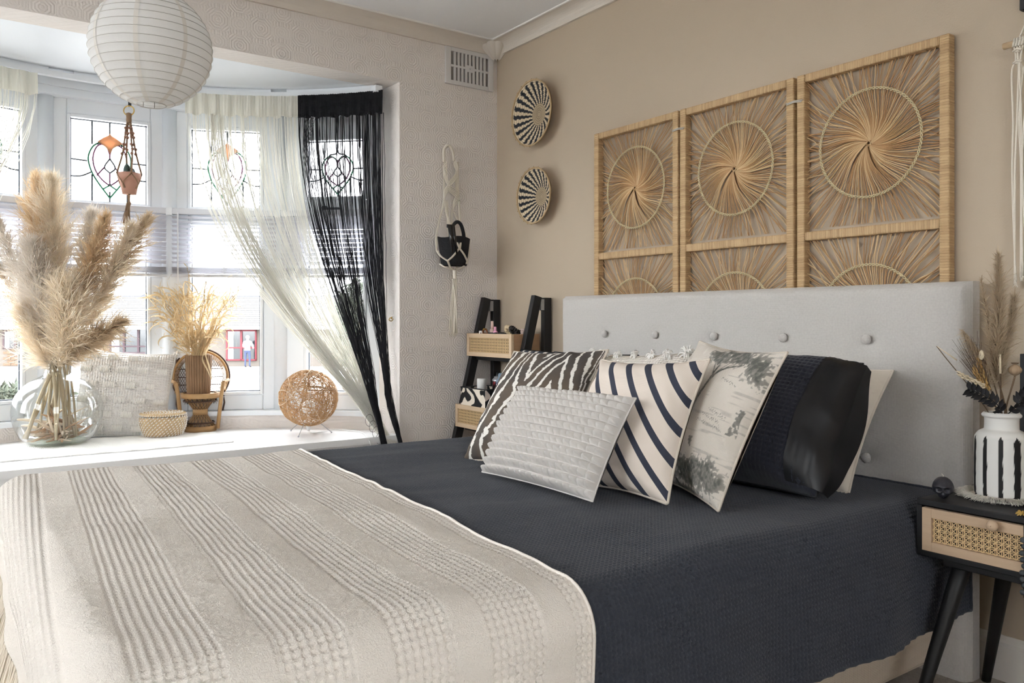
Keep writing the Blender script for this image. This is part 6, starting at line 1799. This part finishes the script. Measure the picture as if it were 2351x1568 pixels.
# small things at the right edge of the nightstand
M_succ = mat('dark grey resin', S(62, 66, 70), .6)
p = P(2342, 1140, 'z', NZ1); p[2] = NZ1
r = thing('rosette_ornament', 'dark grey flower ornament in front of the striped vase', 'ornament', p)
for k in range(14):
    a = k * 2.4; el = .25 + .9 * k / 14; d = v3(math.cos(a) * math.cos(el), math.sin(a) * math.cos(el), math.sin(el))
    mk('petal', MB().ball(d * .012 + v3(0, 0, .010), 1, 8, 6, (.006, .006, .0045)), M_succ, r)
M_yel = mat('dried yellow flower', S(206, 172, 96), .85, var=(60, .5))
p = P(2346, 1186, 'z', NZ1); p[2] = NZ1
m = MB(); g = np.random.default_rng(2)
for k in range(60):
    d = unit(v3(*g.normal(0, 1, 2), abs(g.normal(.3, .4)))) * .012; m.tube([p + v3(0, 0, .004), p + d * .6 + v3(0, 0, .005), p + d + v3(0, 0, .003)], [.0008, .0016, .0008], 4)
tag(mk('dried_flower_head', m, M_yel), 'small dried yellow flower head lying at the nightstand front edge', 'dried flower')
r = thing('bead_garland', 'string of dark beads hanging over the drawer front at the right edge', 'garland', P(2350, 1235, 'x', dxf - .008))
b0 = P(2350, 1235, 'x', dxf - .008)
for k in range(9): mk('bead', MB().ball(P(2349 + 3 * math.sin(k * 2), 1240 + 15 * k, 'x', dxf - .008) - b0, .0060, 10, 8), M_succ, r)
mk('string', MB().tube([P(2350, 1206, 'x', dxf - .008) - b0, P(2350, 1372, 'x', dxf - .008) - b0], .0006, 4), M_blkw, r)
# black framed picture standing behind the vase and the one on the wall at the top corner
a0 = P(2341, 812, 'x', -.07)
r = thing('black_frame', 'black picture frame standing on the nightstand at the right edge', 'picture frame', (-.06, a0[1] - .1, NZ1))
fo = np.array([-.06, a0[1] - .1, NZ1]); y0, y1, z1 = a0[1] - .002, a0[1] - .2, float(a0[2])
for q0, q1 in (((-.075, y0 - .018, NZ1), (-.055, y0, z1)), ((-.075, y1, NZ1), (-.055, y1 + .018, z1))): mk('frame_stile', rel(MB().box(q0, q1), fo), M_lad, r, smooth=False, bev=.002)
for za in (NZ1, z1 - .018): mk('frame_rail', rel(MB().box((-.075, y1 + .018, za), (-.055, y0 - .018, za + .018)), fo), M_lad, r, smooth=False)
mk('picture', rel(MB().box((-.066, y1 + .016, NZ1 + .016), (-.060, y0 - .016, z1 - .016)), fo), M_dark, r, smooth=False)
a1 = P(2345, 26, 'x', -.012)
r = thing('wall_frame', 'black frame corner on the wall at the top right edge', 'picture frame', (-.01, a1[1] - .15, a1[2] + .2))
fo = np.array([-.01, a1[1] - .15, a1[2] + .2]); y0, y1, z0, z1 = a1[1], a1[1] - .3, float(a1[2]), float(a1[2]) + .42
for q0, q1 in (((-.022, y0 - .015, z0), (-.002, y0, z1)), ((-.022, y1, z0), (-.002, y1 + .015, z1)), ((-.022, y1 + .015, z0), (-.002, y0 - .015, z0 + .015)), ((-.022, y1 + .015, z1 - .015), (-.002, y0 - .015, z1))): mk('frame_bar', rel(MB().box(q0, q1), fo), M_lad, r, smooth=False)
mk('picture', rel(MB().box((-.012, y1 + .012, z0 + .012), (-.004, y0 - .012, z1 - .012)), fo), M_cot, r, smooth=False)

# macrame wall hanging at the right edge
d0 = P(2304, 107, 'x', -.030); zd = float(d0[2]); yd = float(d0[1])
r = thing('macrame_wall_hanging', 'cream knotted macrame hanging from a wooden dowel at the right edge', 'wall hanging', (-.03, yd - .2, zd))
mo = np.array([-.03, yd - .2, zd]); M_dow = mat('pale wood dowel', S(206, 178, 142), .7, wood=1)
mk('dowel', rel(MB().tube([(-.03, yd, zd), (-.03, yd - .42, zd)], .0085, 12), mo), M_dow, r)
g = np.random.default_rng(7); ys_ = [yd - .030 - .0068 * k for k in range(52)]
m = MB(); m.tube(np.array([(-.03, yd - .036, zd + .008), (-.022, yd - .12, zd + .20), (-.01, yd - .21, zd + .36)]) - mo, .0028, 6); mk('hanging_cord', m, M_mac, r)
kn = MB()
for k, y in enumerate(ys_):
    kn.tube(np.array([(-.030 + .012 * math.cos(a), y + .001 * math.sin(a), zd + .0115 * math.sin(a)) for a in np.linspace(0, 2*PI, 13)]) - mo, .0032, 5, cap=False)
    kn.tube(np.array([(-.043, y - .002, zd + .004), (-.044, y, zd - .004), (-.043, y + .002, zd - .012)]) - mo, .003, 5)
mk('lark_head_knots', kn, M_mac, r)
cords = MB(); knots = MB()
for k, y in enumerate(ys_):
    zl = zd - .60 - .02 * g.uniform() + .0015 * k
    frm = zd - .045 - .0022 * min(k, 51 - k) * 6 * .6
    pts = [(-.040, y, zd - .01), (-.041 - .004 * (k % 2), y + .004 * ((k // 2) % 2 * 2 - 1), zd - .045)]
    nrow = 1 + min(k, 51 - k) // 4; z = zd - .045
    for q in range(nrow):
        z -= .034; yy_ = y + .0055 * (1 if ((k // 2 + q) % 2) else -1) * (1 if k % 2 else -1)
        pts.append((-.041 - .004 * (k % 2), yy_, z))
    pts += [(-.036, y + .004 + g.normal(0, .002), z - .12), (-.034, y + .008 + g.normal(0, .003), (z + zl) / 2), (-.030, y + .006 + g.normal(0, .006), zl)]
    cords.tube(spline(pts, 10 + 4 * len(pts)) - mo, .0026, 5)
    for q in range(4): cords.tube(np.array([pts[-1], np.array(pts[-1]) + v3(g.normal(0, .003), g.normal(0, .006), -.012)]) - mo, [.002, .0004], 4)
mk('cords', cords, M_mac, r, kind='stuff')
for q in range(8):
    for k in range(q * 2, 52 - q * 2 - 3, 4):
        y = (ys_[k + 1] + ys_[k + 2]) / 2 if k + 2 < 52 else ys_[k]; y = y + (.0136 if q % 2 else 0); z = zd - .022 - .030 * q
        knots.ball(np.array([-.045, y, z]) - mo, 1, 8, 6, (.0055, .0105, .0062)); knots.tube(np.array([(-.049, y - .010, z - .003), (-.052, y, z + .002), (-.049, y + .010, z - .003)]) - mo, .0026, 5)
mk('square_knots', knots, M_mac, r, kind='stuff')

# rug at the foot of the bed
M_rug = mat('grey white woven rug', S(196, 192, 188), .95, var=(40, .3), weave=(.012, .010))
r = thing('woven_rug', 'grey white woven rug with braided tassels on the floor at the bed foot', 'rug', (-2.6, -.5, 0))
mk('rug_body', MB().box((-.70, -.36, .001), (.62, .32, .014)), M_rug, r, smooth=False, bev=.005)
M_rugt = mat('rug tassel yarn', S(200, 196, 192), .95); g = np.random.default_rng(6); m = MB()
for k in range(66):
    x = -.69 + k * .020
    for q in range(3):
        a = q * 2.1; m.tube([(x + .003 * math.cos(a + t * 5), -.36 - .11 * t + g.normal(0, .001), .009 + .003 * math.sin(a + t * 5)) for t in np.linspace(0, 1, 8)], .0036, 5)
mk('braided_tassels', m, M_rugt, r, kind='stuff')
# ---------------------------------------------------------------- outside: lawn, bungalow opposite, tree, person
GZ = -1.70
M_ground = mat('pale verge', S(176, 175, 172), .95, var=(.4, .25))
M_brick = mat('buff brick mortar', S(92, 86, 80), .9, var=(2, .2))
M_brk = mat('buff brick', S(96, 78, 62), .9, var=(1.5, .5))
M_brkr = mat('red brick', S(100, 62, 54), .9, var=(1.5, .5))
M_roof = mat('pale roof tile', S(96, 95, 94), .85, var=(.8, .25))
M_redf = mat('red painted frame', S(92, 20, 32), .5)
M_plum = mat('plum window frame', S(46, 26, 34), .5)
M_wglass = mat('dark window glass', S(34, 38, 42), .08, spec=.8)
M_gable = mat('grey gable cladding', S(74, 76, 81), .8)
M_tree = mat('hedge green', S(66, 72, 60), .9, var=(3, .5))
M_fas = mat('white fascia', S(190, 190, 190), .6)
struct(mk('ground', MB().box((-70, -60, GZ - .3), (70, 110, GZ)), M_ground, smooth=False))
# frame of the bungalow front: parallel to the picture plane, 46 m off
D0 = 46.0; ks_ = D0 / FPX
def OP(px, py, d=0.0):
    """point of the street side at depth D0 + d"""
    return CAMP + ray(px, py) * (D0 + d)
org = CAMP + FWD * D0; org[2] = GZ
hs = thing('bungalow', 'low brick bungalow with a wide pale tiled roof across the street', 'house', org, -TH)
# local: x right (RGT), y away (FWD), z up from the ground
lx = lambda px: (px - 1175.5) * ks_
lz = lambda py: (735 - py) * ks_ + CAMP[2] - GZ
def part(nm, mt, *boxes):
    m = MB()
    for b in boxes: m.box(*b)
    return mk(nm, m, mt, hs, smooth=False)
xa, xb = lx(-260), lx(980)
ze = lz(747)
part('wall', M_brick, ((xa, 0, 0), (xb, .25, ze)))
zr = lz(676)
# pitched roof with courses of tiles
nrow = 15
for k in range(nrow):
    f0, f1 = k / nrow, (k + 1) / nrow
    y0, y1 = -.6 + 4.2 * f0, -.6 + 4.2 * f1; z0, z1 = ze - .12 + (zr - ze + .12) * f0, ze - .12 + (zr - ze + .12) * f1
    m = MB(); V = [(xa - .4, y0, z0 + .05), (xb + .4, y0, z0 + .05), (xb + .4, y1 + .1, z1 + .01), (xa - .4, y1 + .1, z1 + .01), (xa - .4, y0, z0), (xb + .4, y0, z0), (xb + .4, y1 + .1, z1 - .08), (xa - .4, y1 + .1, z1 - .08)]
    m.add(V, BOXQ); mk('tile_course', m, M_roof, hs, smooth=False)
part('fascia', M_fas, ((xa - .4, -.66, ze - .22), (xb + .4, -.60, ze - .04)))
part('ridge', M_gable, ((xa - .4, 3.5, zr - .05), (xb + .4, 3.8, zr + .04)))
for (pa, pc, pb, pt_) in ((245, 291, 345, 654), (700, 770, 840, 668)):
    m = MB(); V = [(lx(pa), 3.8, zr - .05), (lx(pb), 3.8, zr - .05), (lx(pc), 3.8, lz(pt_)), (lx(pa), 4.6, zr - .05), (lx(pb), 4.6, zr - .05), (lx(pc), 4.6, lz(pt_))]
    m.add(V, [(0, 1, 4, 3), (1, 2, 5, 4), (2, 0, 3, 5)], [(0, 2, 1), (3, 4, 5)]); mk('gable', m, M_gable, hs, smooth=False)
def owin(x0, x1, y0, y1, fm, nv, nh):
    w_ = part('window', fm, ((lx(x0), -.10, lz(y1)), (lx(x0) + .09, .02, lz(y0))), ((lx(x1) - .09, -.10, lz(y1)), (lx(x1), .02, lz(y0))), ((lx(x0), -.10, lz(y0) - .09), (lx(x1), .02, lz(y0))), ((lx(x0), -.10, lz(y1)), (lx(x1), .02, lz(y1) + .09)))
    for k in range(1, nv): x = lx(x0) + (lx(x1) - lx(x0)) * k / nv; mk('mullion', MB().box((x - .06, -.10, lz(y1)), (x + .06, .0, lz(y0))), fm, w_, smooth=False)
    for f in nh: z = lz(y1) + (lz(y0) - lz(y1)) * f; mk('glazing_bar', MB().box((lx(x0), -.09, z - .04), (lx(x1), .0, z + .04)), fm, w_, smooth=False)
    mk('pane', MB().box((lx(x0), -.04, lz(y1)), (lx(x1), -.01, lz(y0))), M_wglass, w_, smooth=False)
    mk('curtain', MB().box((lx(x0) + .1, -.055, lz(y1) + .1), (lx(x0) + .1 + (lx(x1) - lx(x0)) * .18, -.045, lz(y0) - .1)), M_fas, w_, smooth=False)
owin(8, 66, 758, 802, M_plum, 2, ())
owin(253, 352, 752, 812, M_plum, 3, (.28,))
owin(520, 590, 757, 828, M_redf, 2, (.42,))
owin(770, 850, 752, 800, M_redf, 3, (.5,))
owin(-150, -70, 758, 802, M_plum, 3, ())
# brick courses where the wall shows
bm = {}
for nm, mt in (('a', M_brk), ('b', M_brkr)):
    me = mesh_np('brick', MB().box((0, -.03, 0), (.42, .02, .135))); me.materials.append(mt); bm[nm] = me
bl = []
for (pa, pb, mtk) in ((8, 66, 'a'), (212, 252, 'a'), (592, 604, 'b'), (640, 664, 'a')):
    z = 0.05; row = 0
    while z < ze - .2 and len(bl) < 290:
        x = lx(pa) + (.22 if row % 2 else 0)
        while x < lx(pb) - .3:
            py_ = 735 - (z + GZ - CAMP[2]) / ks_
            if not (pa == 8 and 756 < py_ < 806): bl.append((x, z, mtk))
            x += .46
        z += .165; row += 1
for x, z, k in bl[:295]:
    o = bpy.data.objects.new('brick', bm[k]); COL.objects.link(o); o.parent = hs; o.location = (x, 0, z)
# person at the red door
pp = OP(568, 735, -.9); pp[2] = GZ
M_wshirt = mat('white shirt', S(226, 226, 230), .9); M_trou = mat('dark blue trousers', S(52, 60, 84), .9); M_skin = mat('skin', S(196, 150, 126), .7); M_hair = mat('white hair', S(216, 214, 212), .9)
r = thing('person', 'person in white top and dark trousers standing at the red door', 'person', pp, -TH)
# one continuous figure grown along a skeleton
J = {'pel': (0, 0, .92), 'waist': (0, 0, 1.10), 'chest': (0, .02, 1.32), 'neck': (0, .03, 1.48), 'head': (0, .05, 1.62), 'crown': (0, .06, 1.74),
     'shl': (-.19, .02, 1.40), 'ell': (-.27, .10, 1.16), 'hal': (-.20, .30, 1.10), 'shr': (.19, .02, 1.40), 'elr': (.30, .06, 1.14), 'har': (.24, .26, 1.06),
     'hpl': (-.10, 0, .88), 'knl': (-.12, .02, .50), 'anl': (-.12, -.02, .08), 'tol': (-.13, .16, .03), 'hpr': (.10, 0, .88), 'knr': (.12, .02, .50), 'anr': (.13, -.02, .08), 'tor': (.15, .16, .03)}
RA = {'pel': .15, 'waist': .145, 'chest': .16, 'neck': .06, 'head': .095, 'crown': .06, 'shl': .075, 'ell': .05, 'hal': .04, 'shr': .075, 'elr': .05, 'har': .04, 'hpl': .095, 'knl': .065, 'anl': .045, 'tol': .035, 'hpr': .095, 'knr': .065, 'anr': .045, 'tor': .035}
E_ = [('pel', 'waist'), ('waist', 'chest'), ('chest', 'neck'), ('neck', 'head'), ('head', 'crown'), ('chest', 'shl'), ('shl', 'ell'), ('ell', 'hal'), ('chest', 'shr'), ('shr', 'elr'), ('elr', 'har'), ('pel', 'hpl'), ('hpl', 'knl'), ('knl', 'anl'), ('anl', 'tol'), ('pel', 'hpr'), ('hpr', 'knr'), ('knr', 'anr'), ('anr', 'tor')]
ks2 = list(J); me = bpy.data.meshes.new('body'); me.from_pydata([J[k] for k in ks2], [(ks2.index(a), ks2.index(b)) for a, b in E_], [])
ob = bpy.data.objects.new('body', me); COL.objects.link(ob); ob.parent = r
sk = ob.modifiers.new('skin', 'SKIN'); sub = ob.modifiers.new('sub', 'SUBSURF'); sub.levels = 1; sub.render_levels = 1
for i, k in enumerate(ks2): me.skin_vertices[0].data[i].radius = (RA[k], RA[k]) if True else 0
me.skin_vertices[0].data[0].use_root = True
# clothing colours by height
M_body = mat('clothed body', S(226, 226, 230), .9)
t = NT(M_body); sp = t.new('ShaderNodeSeparateXYZ'); tc = t.new('ShaderNodeTexCoord'); t.link(tc.outputs['Object'], sp.inputs[0])
c1 = t.mix(t.math('GREATER_THAN', sp.outputs[2], .95), S(52, 60, 84), S(226, 226, 230)); c2 = t.mix(t.math('GREATER_THAN', sp.outputs[2], 1.50), c1, S(196, 150, 126)); c3 = t.mix(t.math('LESS_THAN', sp.outputs[2], .07), c2, S(40, 38, 38))
t.link(c3, t.n['Principled BSDF'].inputs['Base Color']); me.materials.append(M_body)
mk('hair', MB().ball((0, .03, 1.69), 1, 14, 10, (.105, .12, .105)), M_hair, r)
# tree and hedge at the right, seen through the black strings
def foliage(name, label, cat, c, R, n, seed):
    g = np.random.default_rng(seed); o = thing(name, label, cat, c)
    d = g.normal(0, 1, (n, 3)); d /= np.linalg.norm(d, axis=1)[:, None]; q = d * (np.asarray(R) * (g.uniform(.55, 1, n) ** .5)[:, None]) + v3(0, 0, R[2] * 1.1)
    PTS = q[:, None] + g.normal(0, 1, (n, 1, 3)) * np.linspace(0, .13, 3)[None, :, None]
    mk('foliage', MB().ribbons(PTS, np.tile([.02, .09, .01], (n, 1)), (lambda s: s / np.linalg.norm(s, axis=1)[:, None])(g.normal(0, 1, (n, 3)))), M_tree, o, kind='stuff')
    mk('trunk', MB().tube([(0, 0, 0), (0, 0, R[2] * 1.2)], .16, 8), M_stemb, o)
p = OP(830, 735, -12); p[2] = GZ; foliage('garden_tree', 'green tree seen through the black string curtain', 'tree', p, (1.2, 1.2, 2.1), 6000, 1)
p = OP(30, 735, -22); p[2] = GZ; foliage('low_shrub', 'low grey green shrub on the verge beyond the left window', 'shrub', p, (1.6, .8, .30), 5000, 2)
